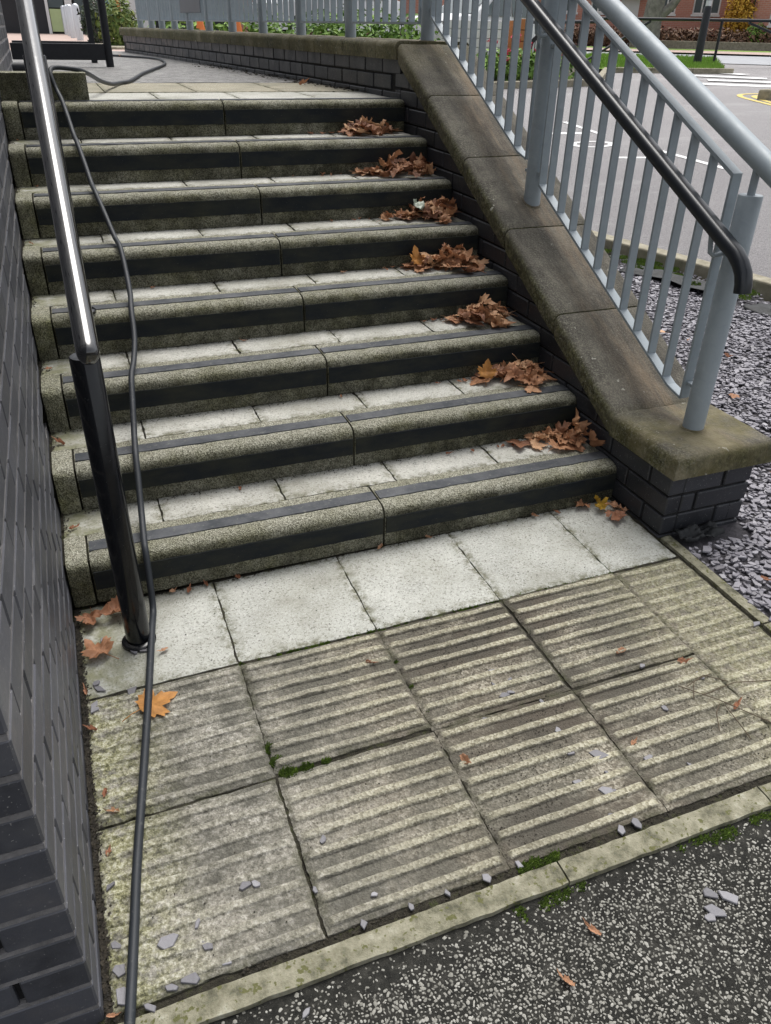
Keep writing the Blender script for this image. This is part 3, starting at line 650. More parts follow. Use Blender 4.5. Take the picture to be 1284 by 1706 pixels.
# upper landing: slabs at the head of the steps, then asphalt
land = empty('landing', (1.2, 3.5, LZ), kind='structure')
ty = 7 * T
for i in range(5):
    slab_mesh(tj[i] + 0.003, tj[i + 1] - 0.003, ty + 0.16, ty + 0.62, 0.03, 20, 14, lambda x, y: LZ - 0.001, chipseed=80 + i, mat='tread', name='paving_slab', parent=land)
for i in range(4):
    a0 = 0.22 + i * 0.47
    slab_mesh(a0 + 0.003, a0 + 0.467, ty + 0.628, ty + 1.38, 0.03, 20, 20, lambda x, y: LZ + 0.001, chipseed=90 + i, mat='landing_slab', name='paving_slab', parent=land)
b = MB(); n = 24; vs = []; rows = lin(ty + 1.385, 9.6, 40)
for y in rows:
    x1 = w2x(min(y, 9.6))
    for i in range(n): x = 0.16 + (x1 + 0.02 - 0.16) * i / (n - 1); vs.append((x, y, LZ + 0.004 * fbm(x, y, 0, 5)))
b.add(vs, [(j * n + i, j * n + i + 1, (j + 1) * n + i + 1, (j + 1) * n + i) for j in range(len(rows) - 1) for i in range(n - 1)])
b.build('asphalt_surface', 'asphalt_land', land, smooth=True, angle=180)
MB().box(-8, 3.2, 9.6, 40, LZ - 0.5, LZ + 0.001).build('forecourt', 'pink_path', land)
MB().box(-8, 0.17, 5.6, 9.6, LZ - 0.5, LZ - 0.002).build('side_court', 'asphalt_land', land)

# ------------------------------------------------------------------ brick helpers
_bm = {}
def brick_mesh(lx, ly, lz, mat):
    key = (round(lx, 3), round(ly, 3), round(lz, 3), mat)
    if key not in _bm:
        o = MB().box(-lx / 2, lx / 2, -ly / 2, ly / 2, -lz / 2, lz / 2).build('brick', mat, bevel=0.0035, seg=1)
        _bm[key] = o.data; bpy.data.objects.remove(o)
    return _bm[key]
def brick(c, size, mat, parent, jit=0.0012):
    o = link('brick', brick_mesh(*size, mat), parent)
    p = Vector(parent.location)
    o.location = Vector(c) - p + Vector((U(-jit, jit), U(-jit, jit), U(-jit, jit) * 0.8)); o.rotation_euler = (U(-.004, .004), U(-.004, .004), U(-.006, .006))
    return o
def add_box_mb(mb, c, s): mb.box(c[0] - s[0] / 2, c[0] + s[0] / 2, c[1] - s[1] / 2, c[1] + s[1] / 2, c[2] - s[2] / 2, c[2] + s[2] / 2)
CH = 0.075

# ------------------------------------------------------------------ left wall
Y0W, Y1W, HW, XB = -1.185, 5.45, 5.4, -0.45  # wall height out of view raised to block skylight and darken the right wall
lw = empty('brick_wall', (-0.1, 0, -0.06), 'tall dark blue-grey brick wall along the left side of the steps', 'wall')
MB().box(XB + .01, XL - 0.012, Y0W + 0.012, Y1W - 0.01, -0.15, HW - 0.01).build('wall_core', 'mortar_d', lw)
mort = MB(); rest = MB(); cand = []
nc = int((HW + 0.06) / CH)
for i in range(nc):
    zc = -0.06 + i * CH + 0.0325
    mort.box(XB + 0.02, XL - 0.0015, Y0W + 0.0015, Y1W - 0.02, zc + 0.0325 - .001, zc + 0.0425 + .001)
    # corner brick turns the end: stretcher one course, header the next
    cx_, cy_ = (0.1025, 0.215) if i % 2 == 0 else (0.215, 0.1025)
    cand.append((2, (XL - cx_ / 2, Y0W + cy_ / 2, zc), (cx_, cy_, 0.065), i))
    yy = Y0W + cy_ + 0.010
    while yy < Y1W:
        a0, a1 = yy, min(yy + 0.215, Y1W)
        if a1 - a0 > 0.03:
            c = (XL - 0.03, (a0 + a1) / 2, zc); s_ = (0.06, a1 - a0, 0.065)
            zs = max(0, min(8, math.floor(c[1] / T) + 1)) * R if c[1] > 0 else 0
            if zc > zs - 0.08: cand.append((0, c, s_, i))
        yy += 0.225
    x1 = XL - cx_ - 0.010
    while x1 > XB + 0.03:
        x0 = max(XB, x1 - 0.215)
        cand.append((1, ((x0 + x1) / 2, Y0W + 0.03, zc), (x1 - x0, 0.06, 0.065), i)); x1 = x0 - 0.010
def zvis(c):   # courses seen beside the steps stay separate bricks; the remainder is joined
    zs = max(0.0, c[1] / T * R)
    return (c[2] < zs + 0.80 and c[1] < 2.4) if c[1] > -0.4 else c[2] < 0.78
cand.sort(key=lambda t: (Vector(t[1]) - CAM).length)
nb = 0
for (kind, c, s_, i) in cand:
    ok = (kind != 1 and zvis(c)) or (kind == 1 and c[2] < 0.5 and c[0] > -0.2)
    if ok and nb < 300: brick(c, s_, 'brick', lw); nb += 1
    else: add_box_mb(rest, (c[0] + U(-.001, .001), c[1], c[2]), s_)
mort.build('mortar', 'mortar', lw)
tag(rest.build('brickwork', 'brick', lw, bevel=0.003, seg=1), kind='stuff')
MB().box(XB - .04, XL + 0.03, Y0W - 0.03, Y1W + .03, HW, HW + 0.08).build('wall_coping', 'kerb', lw, bevel=0.01)

# ------------------------------------------------------------------ right stair wall with sloping coping
CT, CS = 0.328, 0.5055                 # coping top at the bend, slope
def ctop(y): return CT if y < 0.055 else min(CT + CS * (y - 0.055), 1.42)
YB, YTOP = -0.27, 2.215
sw = empty('stair_wall', (2.28, 1.0, 0.0), 'dark brick wall with mossy sloping coping stones beside the steps', 'wall')
cor = [(YB + 0.008, -0.2), (YB + 0.008, CT - 0.06), (0.055, CT - 0.06), (YTOP, 1.36), (YTOP + .1, 1.36), (YTOP + .1, -0.2)]
MB().prism(cor, 'x', XR + 0.008, 2.442).build('wall_core', 'mortar_d', sw)
def clip(poly, f):
    outp = []
    for i in range(len(poly)):
        p, q = poly[i], poly[(i + 1) % len(poly)]; a_, b_ = f(p), f(q)
        if a_ <= 0: outp.append(p)
        if (a_ < 0 < b_) or (b_ < 0 < a_): t = a_ / (a_ - b_); outp.append((p[0] + (q[0] - p[0]) * t, p[1] + (q[1] - p[1]) * t))
    return outp
def under(y): return ctop(y) - 0.079
outer = MB()
for i in range(-2, 19):
    z0_ = 0.014 + i * CH; z1_ = z0_ + 0.065
    yy = YB - (0.1125 if i % 2 == 0 else 0)
    while yy < YTOP + 0.05:
        a0, a1 = max(yy, YB), min(yy + 0.215, YTOP + .06); yy += 0.225
        if a1 - a0 < 0.02: continue
        zs = min(8, max(0, math.floor((a1) / T) + 1)) * R if a1 > 0 else -0.2
        if z1_ < zs - 0.15 or z0_ > under(a1) + 0.0: continue
        pl = [(a0, z0_), (a1, z0_), (a1, z1_), (a0, z1_)]
        full = z1_ < under(a0) + 0.004
        if full: brick((XR + 0.03, (a0 + a1) / 2, (z0_ + z1_) / 2), (0.06, a1 - a0, 0.065), 'brick_r', sw)
        else:
            pl = clip(pl, lambda p: p[1] - (CT - 0.07 + CS * (p[0] - 0.055) if p[0] > 0.055 or True else 0)) if a1 > 0.055 else clip(pl, lambda p: p[1] - (CT - 0.07))
            if len(pl) >= 3 and max(p[1] for p in pl) - z0_ > 0.008: MB().prism(pl, 'x', XR, XR + 0.055).build('brick', 'brick_r', sw, bevel=0.002, seg=1)
        if z1_ < under(a0) + 0.02: outer.box(2.39, 2.45, a0, a1, z0_, z1_)
    # pier front
    if z0_ < CT - 0.08:
        spans = [(XR + 0.062, 2.22), (2.23, 2.45)] if i % 2 else [(XR + 0.062, 2.325), (2.335, 2.45)]
        for (x0, x1) in spans: brick(((x0 + x1) / 2, YB + 0.03, min((z0_ + z1_) / 2, 9)), (x1 - x0, 0.06, 0.065), 'brick_r', sw)
tag(outer.build('brickwork', 'brick_r', sw, bevel=0.003, seg=1), kind='stuff')
# coping stones: rounded-edge cross section swept along the slope
XC0, XC1, TH, RAD = 2.078, 2.492, 0.082, 0.027
def cop_section(th=TH, r=RAD):
    pts = [(XC0 + 0.004, -th)]
    for q in range(7): t = math.pi - q * math.pi / 12; pts.append((XC0 + r + r * math.cos(t), -r + r * math.sin(t)))
    for q in range(7): t = math.pi / 2 - q * math.pi / 12; pts.append((XC1 - r + r * math.cos(t), -r + r * math.sin(t)))
    pts.append((XC1 - 0.004, -th))
    # extra points along the top
    i = 7
    return pts[:8] + [(XC0 + (XC1 - XC0) * u, 0.0) for u in (0.25, 0.4, 0.55, 0.7, 0.85)] + pts[8:]
SEC = cop_section()
def coping_stone(stations, parent, nm='coping_stone', roundfront=False):
    """stations: list of (y, ztop) along the run"""
    m = len(SEC); vs = []
    pts = []
    for (p, q) in zip(stations, stations[1:]):
        L = math.hypot(q[0] - p[0], q[1] - p[1]); k = max(2, int(L / 0.02))
        pts += [(p[0] + (q[0] - p[0]) * t / k, p[1] + (q[1] - p[1]) * t / k) for t in range(k)]
    pts.append(stations[-1]); n = len(pts)
    for i, (y, z) in enumerate(pts):
        dmin = min(math.hypot(y - pts[0][0], z - pts[0][1]), math.hypot(y - pts[-1][0], z - pts[-1][1]))
        rd = 0.004 * max(0, 1 - dmin / 0.012)
        for (x, h) in SEC:
            q = 0.002 * fbm(x, y, z + h, 9) + 0.0014 * fbm(x, y, z + h, 45)
            vs.append((x + (q + rd if x < 2.2 else -q - rd), y, z + h + (q - rd if h > -0.06 else 0)))
    fs = [(i * m + k, i * m + (k + 1) % m, (i + 1) * m + (k + 1) % m, (i + 1) * m + k) for i in range(n - 1) for k in range(m)] + [tuple(range(m)), tuple((n - 1) * m + k for k in range(m))]
    return MB().add(vs, fs).build(nm, 'coping', parent, smooth=True, angle=50)
cj = [0.055, 0.50, 0.945, 1.376, 1.80, 2.20]
for a0, a1 in zip(cj, cj[1:]): coping_stone([(a0 + 0.003, ctop(a0 + .003)), (a1 - 0.003, ctop(a1 - .003))], sw)
# flat end block with rounded front
b = MB(); xs = lin(XC0, XC1, 34); ysb = lin(-0.304, 0.053, 28)
def eb(x, y):
    d = min(x - XC0, XC1 - x, y + 0.304); r = RAD
    if d < r: return -(r - math.sqrt(max(0, r * r - (r - d) ** 2)))
    return 0
xs = [XC0 + RAD * (1 - math.cos(t * math.pi / 12)) for t in range(6)] + lin(XC0 + RAD, XC1 - RAD, 22) + [XC1 - RAD * (1 - math.cos(t * math.pi / 12)) for t in range(5, -1, -1)]
ysb = [-0.304 + RAD * (1 - math.cos(t * math.pi / 12)) for t in range(6)] + lin(-0.304 + RAD, 0.053, 18)
nx, ny = len(xs), len(ysb)
vs = [(x, y, CT + eb(x, y) + 0.0016 * fbm(x, y, 0, 20) + 0.001 * fbm(x, y, 4, 60)) for y in ysb for x in xs]
fs = [(j * nx + i, j * nx + i + 1, (j + 1) * nx + i + 1, (j + 1) * nx + i) for j in range(ny - 1) for i in range(nx - 1)]
loop = [i for i in range(nx)] + [j * nx + nx - 1 for j in range(1, ny)] + [(ny - 1) * nx + i for i in range(nx - 2, -1, -1)] + [j * nx for j in range(ny - 2, 0, -1)]
t0 = len(vs); vs += [(vs[k][0], vs[k][1], CT - TH) for k in loop]; m = len(loop)
fs += [(loop[q], t0 + q, t0 + (q + 1) % m, loop[(q + 1) % m]) for q in range(m)] + [tuple(range(t0 + m - 1, t0 - 1, -1))]
o = b.add(vs, fs).build('end_stone', 'coping', sw, smooth=True, angle=50); o['label'] = 'flat mossy end stone under the railing post'

# ------------------------------------------------------------------ landing wall (continues from the head of the stair wall)
l2 = empty('landing_wall', (2.1, 5.5, LZ), 'low dark brick wall with rounded coping along the upper landing', 'wall')
yl = lin(2.2, 9.4, 37); vs = []
for y in yl:
    x = w2x(y)
    vs += [(x + 0.008, y, LZ - 0.3), (x + 0.008, y, 1.36), (x + 0.34, y, 1.36), (x + 0.34, y, LZ - 0.8)]
n = len(yl)
MB().add(vs, [(4 * i + k, 4 * i + (k + 1) % 4, 4 * i + 4 + (k + 1) % 4, 4 * i + 4 + k) for i in range(n - 1) for k in range(4)] + [(0, 1, 2, 3), tuple(4 * (n - 1) + k for k in range(4))]).build('wall_core', 'mortar_d', l2)
restb = MB()
for i in range(4):
    z0_ = 1.345 - 0.070 - i * CH
    y = 2.2 + (0.1125 if i % 2 else 0)
    while y < 9.3:
        yc = y + 0.1075; ang = math.atan2(w2x(y + 0.215) - w2x(y), 0.215)
        if yc < 9.3:
            o = brick((w2x(yc) + 0.03, yc, z0_ + 0.0325), (0.06, 0.215, 0.065), 'brick_r', l2); o.rotation_euler.z = -ang
        else: restb.box(w2x(yc), w2x(yc) + 0.06, y, y + 0.215, z0_, z0_ + 0.065)
        y += 0.225
yy = 2.205; ci = 0
while yy < 9.4:
    L = 0.45 if ci else 0.25; y1 = min(yy + L, 9.42); st_ = lin(yy + 0.003, y1 - 0.003, 6); m = len(SEC); vs = []
    for y in st_:
        for (x, h) in SEC:
            q = 0.002 * fbm(x, y, h, 9)
            vs.append((x - 2.078 + w2x(y) - 0.027 + q, y, 1.42 + h + (q if h > -.06 else 0)))
    fs = [(i * m + k, i * m + (k + 1) % m, (i + 1) * m + (k + 1) % m, (i + 1) * m + k) for i in range(5) for k in range(m)] + [tuple(range(m)), tuple(5 * m + k for k in range(m))]
    MB().add(vs, fs).build('coping_stone', 'coping', l2, smooth=True, angle=50); yy = y1; ci += 1

# ------------------------------------------------------------------ galvanised stair railing
XP = 2.28
def capped_post(x, y, z0, z1, r, parent, mat='galv', nm='post'):
    return MB().tube([(x, y, z0), (x, y, z1 - 0.003), (x, y, z1)], [r, r, r - 0.002], 28).build(nm, mat, parent, smooth=True, angle=40)
rail = empty('stair_railing', (XP, 1.0, 0.4), 'galvanised steel stair railing with flat bars and a black handrail', 'railing')
POSTS = [(-0.126, CT - 0.01, 1.078), (1.089, ctop(1.089) - 0.03, 1.67), (2.281, 1.41, 2.26)]
def grail(y): return 1.153 + 0.448 * (y + 0.176)
for (y, z0, z1) in POSTS:
    zc_ = ctop(y) if y < 2.2 else 1.42
    vs = []
    for k in range(28):
        t = 2 * math.pi * k / 28
        for rr, hh in ((0.046 + 0.004 * math.sin(3 * t + y), -0.004), (0.043, 0.002), (0.036, 0.003)):
            px_, py_ = XP + rr * math.cos(t), y + rr * math.sin(t); vs.append((px_, py_, (ctop(py_) if y < 2.2 else 1.42) + hh))
    MB().add(vs, [(3 * k + q, 3 * ((k + 1) % 28) + q, 3 * ((k + 1) % 28) + q + 1, 3 * k + q + 1) for k in range(28) for q in (0, 1)]).build('grout_ring', 'coping', rail, smooth=True)
    p = capped_post(XP, y, z0, z1, 0.0355, rail)
    MB().tube([(XP, y, z1 - 0.01), (XP, y, grail(y))], 0.0115, 14).build('stub', 'galv', smooth=True).parent = p
    bpy.data.objects[-1] if False else None
for p in [o for o in bpy.data.objects if o.name.startswith('stub')]:
    p.matrix_parent_inverse = Matrix.Identity(4)
MB().tube([(XP, -0.62, grail(-0.62)), (XP, 2.30, grail(2.30))], 0.0305, 28).build('top_rail', 'galv', rail, smooth=True)
def pbot(y): return 0.426 + 0.5015 * (y - 0.025)
def ptop(y): return 1.125 + 0.470 * (y + 0.046)
WX, TB = 0.018, 0.005
def flat_path(pts, name, parent, t=TB, wx=WX, mat='galv'):
    """flat bar, wide in x, following pts in (y,z)"""
    vs = []; n = len(pts)
    for i, (y, z) in enumerate(pts):
        p = pts[max(0, i - 1)]; q = pts[min(n - 1, i + 1)]
        d = Vector((q[0] - p[0], q[1] - p[1])).normalized(); nn = Vector((-d.y, d.x)) * t
        if 0 < i < n - 1:
            d1 = Vector((y - p[0], z - p[1])).normalized(); k = max(0.5, abs(d1.dot(d))); nn /= k
        vs += [(XP - wx, y + nn.x, z + nn.y), (XP + wx, y + nn.x, z + nn.y), (XP + wx, y - nn.x, z - nn.y), (XP - wx, y - nn.x, z - nn.y)]
    fs = [(4 * i + k, 4 * i + (k + 1) % 4, 4 * i + 4 + (k + 1) % 4, 4 * i + 4 + k) for i in range(n - 1) for k in range(4)] + [(0, 1, 2, 3), tuple(4 * (n - 1) + k for k in range(4))]
    return MB().add(vs, fs).build(name, mat, parent, bevel=0.0015, seg=1)
for (ya, yb) in ((-0.052, 1.022), (1.152, 2.215)):
    yb_corner = ya + 0.075
    flat_path([(ya, pbot(ya) + 0.02), (ya, ptop(ya)), (yb, ptop(yb)), (yb, pbot(yb)), (yb_corner, pbot(yb_corner)), (ya + 0.005, pbot(yb_corner) - 0.016), (ya, pbot(ya) + 0.02)], 'panel_frame', rail)
    y = ya + 0.108
    while y < yb - 0.05:
        flat_path([(y, pbot(y) + 0.004), (y, ptop(y) - 0.004)], 'baluster', rail, 0.0048, 0.0165)
        y += 0.1
for (yp, z0, z1) in POSTS:
    for s_ in (-1, 1):
        if yp < 0 and s_ < 0: continue
        for zf in (0.14, 0.60):
            MB().box(XP - 0.012, XP + 0.012, min(yp, yp + s_ * 0.066), max(yp, yp + s_ * 0.066), z0 + zf, z0 + zf + 0.012).build('lug', 'galv', rail, bevel=0.002)
# black handrail on brackets on the step side of the posts
XH = 2.20
def hz_(y): return 0.919 + 0.4775 * (y + 0.233)
def dprof(t):
    c, s_ = math.cos(t), math.sin(t)
    return (math.copysign(abs(c) ** 0.75, c) * 1.05, math.copysign(abs(s_) ** 0.85, s_) * 0.92)
hp = [(XH, 2.35, hz_(2.35))] + [(XH, y, hz_(y)) for y in lin(2.2, -0.16, 12)]
hp += [(XH, -0.205, hz_(-0.2) - 0.002), (XH, -0.232, hz_(-0.232) - 0.008), (XH, -0.252, hz_(-.252) - 0.022), (XH, -0.262, hz_(-.262) - 0.045), (XH, -0.266, 0.835)]
hr = MB().tube(hp, 0.0235, 26, prof=dprof).build('handrail', 'blackrail', rail, smooth=True, angle=60); hr['label'] = 'black plastic covered handrail'
MB().tube([(XH - 0.006, y, hz_(y) + 0.0205) for y in lin(2.3, -0.17, 12)], 0.0035, 6).build('seam', 'blackm', smooth=True).parent = hr
for y in (-0.10, 1.062, 2.25):
    z = hz_(y)
    MB().tube([(XP - 0.03, y, z - 0.075), (XH + 0.015, y - 0.004, z - 0.08), (XH + 0.002, y - 0.0, z - 0.07), (XH, y + 0.01, z - 0.018)], 0.0075, 10).build('bracket', 'galv', rail, smooth=True)

# ------------------------------------------------------------------ fence on the landing wall
fence = empty('landing_fence', (2.2, 5.5, 1.42), 'galvanised steel bar fence standing on the low wall of the upper landing', 'fence')
fy = [3.27, 4.13, 4.95, 5.745, 6.447, 7.105, 7.676, 8.199, 8.65, 9.17, 9.33]
def fx(y): return w2x(y) + 0.165 + 0.01
fp = [2.281] + fy[:-1]
for y in fy[:-1]: capped_post(fx(y), y, 1.40, 2.36, 0.034, fence)
for a0, a1 in zip(fp, fp[1:]):
    A, B = Vector((fx(a0), a0 + 0.07)), Vector((fx(a1), a1 - 0.07)); d = (B - A); L = d.length; d /= L; nn = Vector((-d.y, d.x))
    def fl(p, q, z0, z1, nm, t=0.005, w=0.02):
        vs = []
        for z in (z0, z1):
            for (c, s1) in ((p, -1), (p, 1), (q, 1), (q, -1)): cc = c + nn * w * s1; vs.append((cc.x, cc.y, z))
        return MB().add(vs, [(0, 3, 2, 1), (4, 5, 6, 7), (0, 1, 5, 4), (1, 2, 6, 5), (2, 3, 7, 6), (3, 0, 4, 7)]).build(nm, 'galv', fence)
    fl(A, B, 1.492, 1.502, 'bottom_rail'); fl(A, B, 2.30, 2.31, 'upper_rail')
    k = max(4, int(L / 0.1))
    for i in range(k + 1):
        p = A + d * (L * i / k); fl(p - d * 0.005, p + d * 0.005, 1.502, 2.30, 'baluster', w=0.0165)
pts = [(fx(y), y, 2.46) for y in [2.30] + fy]
MB().tube(pts, 0.034, 18).build('top_rail', 'galv', fence, smooth=True)
for y in fp: MB().tube([(fx(y), y, 2.30), (fx(y), y, 2.46)], 0.011, 10).build('stub', 'galv', fence, smooth=True)
sg = MB(); yA, yB = 6.55, 7.25
sg.add([(fx(yA) - 0.035, yA, 1.56), (fx(yB) - 0.035, yB, 1.56), (fx(yB) - 0.035, yB, 1.95), (fx(yA) - 0.035, yA, 1.95), (fx(yA) - 0.041, yA, 1.56), (fx(yB) - 0.041, yB, 1.56), (fx(yB) - 0.041, yB, 1.95), (fx(yA) - 0.041, yA, 1.95)],
       [(0, 1, 2, 3), (7, 6, 5, 4), (0, 4, 5, 1), (1, 5, 6, 2), (2, 6, 7, 3), (3, 7, 4, 0)])
tag(sg.build('notice_board', 'grey_sign', bevel=0.002, seg=1), 'blank dark grey board fixed to the landing fence', 'board')

# ------------------------------------------------------------------ black handrail on the left
hl = empty('black_handrail', (0.38, -0.2, pz(0.38, -0.2)), 'glossy black tubular handrail on thick posts beside the left wall', 'handrail')
def lz(y): return 0.935 + 0.475 * (y + 0.2)
XA = 0.379
XA0 = XA
for (y, z0) in ((-0.203, pz(XA, -0.203)), (0.955, 4 * R), (2.12, LZ)):
    zt = lz(y) - 0.10; XA = XA0 if y < 0 else XA0 + 0.010
    p = MB().tube([(XA, y, z0 - 0.01), (XA, y, zt - 0.003), (XA, y, zt)], [0.0335, 0.0335, 0.031], 32).build('post', 'blackp', hl, smooth=True)
    MB().tube([(XA, y, z0 + 0.0), (XA, y, z0 + 0.008), (XA, y, z0 + 0.013)], [0.047, 0.047, 0.041], 32).build('base_flange', 'blackp', hl, smooth=True)
    MB().tube([(XA, y, zt - 0.01), (XA + 0.004, y, lz(y) - 0.01)], 0.011, 14).build('stub', 'blackp', hl, smooth=True)
ye = -0.335; XA = XA0
pr = [(XA + 0.010, 2.6, lz(2.6))] + [(XA + 0.010, y, lz(y)) for y in lin(2.3, ye + 0.03, 10)] + [(XA + 0.010, ye + 0.012, lz(ye + .012)), (XA + 0.010, ye + 0.003, lz(ye + .003)), (XA + 0.010, ye, lz(ye))]
MB().tube(pr, [0.0245] * (len(pr) - 3) + [0.0235, 0.019, 0.012], 32).build('rail', 'black', hl, smooth=True, angle=60)

# ------------------------------------------------------------------ cable
cp = [(0.20, -1.72, -0.0), (0.235, -1.35, 0.001), (0.256, -1.21, 0.0), (0.279, -1.056, 0), (0.30, -0.91, 0), (0.337, -0.691, 0), (0.357, -0.57, 0), (0.377, -0.448, 0), (0.400, -0.30, 0), (0.420, -0.17, 0), (0.432, -0.095, 0.0)]
cp = [(x, y, pz(x, y) + 0.0155) for x, y, _ in cp]
cp += [(0.437, -0.052, 0.075), (0.441, 0.0, 0.150), (0.444, 0.05, 0.165), (0.452, 0.15, 0.195), (0.462, 0.25, 0.262), (0.469, 0.325, 0.309), (0.478, 0.42, 0.335), (0.492, 0.52, 0.395), (0.506, 0.617, 0.452), (0.525, 0.70, 0.475), (0.545, 0.80, 0.525), (0.555, 0.915, 0.592), (0.564, 1.0, 0.618),
       (0.567, 1.10, 0.672), (0.566, 1.22, 0.740), (0.556, 1.31, 0.76), (0.538, 1.42, 0.825), (0.520, 1.53, 0.888), (0.513, 1.62, 0.91), (0.503, 1.72, 0.968), (0.491, 1.83, 1.033), (0.484, 1.92, 1.058), (0.474, 2.03, 1.12), (0.464, 2.125, 1.175),
       (0.450, 2.185, 1.215), (0.437, 2.222, 1.270), (0.446, 2.252, 1.292), (0.475, 2.275, 1.295), (0.52, 2.285, 1.291), (0.565, 2.30, 1.284), (0.61, 2.40, 1.262), (0.67, 2.65, 1.222), (0.745, 3.0, 1.188), (0.81, 3.28, 1.178), (0.865, 3.40, 1.177), (0.93, 3.70, 1.177), (1.05, 4.30, 1.178), (1.22, 5.0, 1.178), (1.38, 5.7, 1.178), (1.46, 6.4, 1.178), (1.46, 6.95, 1.178), (1.32, 7.35, 1.178), (1.13, 7.68, 1.178), (0.9, 8.0, 1.178), (0.75, 8.6, 1.178)]
cb = MB().tube(catmull(cp), 0.0098, 14).build('cable', 'cable', smooth=True, angle=80)
tag(cb, 'thick black rubber cable running down the steps beside the left handrail', 'cable')

# ------------------------------------------------------------------ things at the head of the steps, left
o = slab_mesh(0.216, 0.585, 2.225, 2.345, 0.113, 40, 14, lambda x, y: LZ + 0.113, chipseed=5, mat='agg_end', name='concrete_block')
tag(o, 'rough concrete block at the left head of the steps', 'block')
MB().tube([(0.222, 4.60, LZ + 0.031), (0.335, 4.6, LZ + 0.031)], 0.03, 20).build('pipe_stub', 'blackm', smooth=True, bevel=0)
tag(bpy.data.objects['pipe_stub'], 'short dark pipe end sticking out of the left wall on the landing', 'pipe')
gate = empty('gate_frame', (0.6, 5.48, LZ), 'black metal gate frame with a solid bottom panel on the upper landing', 'gate')
MB().tube([(0.925, 5.48, LZ - 0.005), (0.925, 5.48, LZ + 2.3)], 0.030, 20).build('post', 'blackm', gate, smooth=True)
MB().box(0.213, 0.90, 5.465, 5.49, LZ + 0.048, LZ + 0.160).build('bottom_panel', 'blackm', gate, bevel=0.004)
MB().box(0.213, 0.90, 5.46, 5.50, LZ + 2.1, LZ + 2.16).build('head_rail', 'blackm', gate, bevel=0.004)
MB().box(0.835, 0.880, 6.28, 6.32, LZ + 0.13, LZ + 2.1).build('leaf_stile', 'blackm', gate, bevel=0.004)
MB().box(0.213, 0.835, 6.28, 6.32, LZ + 0.13, LZ + 0.16).build('leaf_rail', 'blackm', gate, bevel=0.004)
MB().box(0.835, 0.875, 5.50, 6.28, LZ + 2.1, LZ + 2.14).build('leaf_hinge_bar', 'blackm', gate, bevel=0.004)
MB().box(0.83, 0.88, 6.27, 6.33, LZ, LZ + 0.13).build('leaf_foot', 'blackm', gate, bevel=0.004)
# entrance building behind the gate
eb_ = empty('entrance_building', (1.0, 24.4, LZ), 'entrance front with dark door, pale green panel and white mullions beyond the gate', 'building')
YF = 24.3
MB().box(-4, 6, YF + 0.1, YF + 6, LZ - 0.1, LZ + 4.5).build('wall', 'dark', eb_)
MB().box(0.22, 0.80, YF - 0.02, YF + 0.12, LZ, LZ + 2.2).build('door', 'dark', eb_, bevel=0.01)
MB().box(0.80, 0.875, YF - 0.08, YF + 0.09, LZ, LZ + 2.4).build('door_frame', 'white_paint', eb_, bevel=0.006)
MB().box(0.89, 1.27, YF - 0.05, YF + 0.09, LZ + 0.05, LZ + 0.57).build('panel', 'green_panel', eb_, bevel=0.006)
MB().box(0.89, 1.27, YF - 0.03, YF + 0.09, LZ + 0.60, LZ + 2.2).build('window_pane', 'glass', eb_)
MB().box(1.30, 1.48, YF - 0.12, YF + 0.09, LZ + 0.0, LZ + 2.6).build('mullion', 'white_paint', eb_, bevel=0.01)
MB().box(1.55, 2.1, YF - 0.03, YF + 0.09, LZ + 0.3, LZ + 2.4).build('window_pane', 'glass', eb_)
MB().box(2.12, 2.50, YF - 0.03, YF + 0.09, LZ + 0.1, LZ + 2.4).build('window_pane', 'teal', eb_)
MB().box(2.03, 2.11, YF - 0.10, YF + 0.09, LZ, LZ + 2.6).build('mullion', 'white_paint', eb_, bevel=0.01)
MB().box(2.54, 2.70, YF - 0.15, YF + 0.09, LZ, LZ + 2.6).build('mullion', 'orange', eb_, bevel=0.01)
MB().box(2.72, 3.6, YF - 0.10, YF + 0.09, LZ, LZ + 2.6).build('cladding', 'white_paint', eb_, bevel=0.01)
for i, (x, y) in enumerate(((1.19, 15.9), (1.17, 18.3), (1.2, 20.6), (1.2, 23.0))):
    z1 = LZ + (0.58, 0.60, 0.62, 0.64)[i]
    o = MB().tube([(x, y, LZ - 0.01), (x, y, z1 - 0.05), (x, y, z1 - 0.02), (x, y, z1)], [0.062, 0.062, 0.052, 0.02], 18).build('bollard', 'stainless', smooth=True)
    tag(o, ('nearest', 'second nearest', 'third nearest', 'farthest')[i] + ' of the four pale round-topped bollards beyond the gate', 'bollard', 'bollards beyond the gate')

# ------------------------------------------------------------------ foliage helper
def foliage(mb, c, rad, n, size, flat=1.0, shell=0.45):
    for _ in range(n):
        while True:
            p = Vector((U(-1, 1), U(-1, 1), U(-1, 1))); l = p.length
            if l < 1 and l > shell * rnd(): break
        w = 1 + 0.25 * fbm(p.x + c[0], p.y + c[1], p.z, 2.3)
        q = Vector((c[0] + p.x * rad[0] * w, c[1] + p.y * rad[1] * w, c[2] + p.z * rad[2] * w))
        nrm = (p + Vector((U(-1, 1), U(-1, 1), U(-.3, 1.2)))).normalized(); a_ = nrm.orthogonal().normalized(); t = U(0, 6.28)
        b_ = nrm.cross(a_); u = a_ * math.cos(t) + b_ * math.sin(t); v = nrm.cross(u); s_ = size * U(0.6, 1.3)
        mb.add([q - u * s_, q + v * s_ * 0.45 + nrm * s_ * .12, q + u * s_, q - v * s_ * 0.45 + nrm * s_ * .12], [(0, 1, 2, 3)])
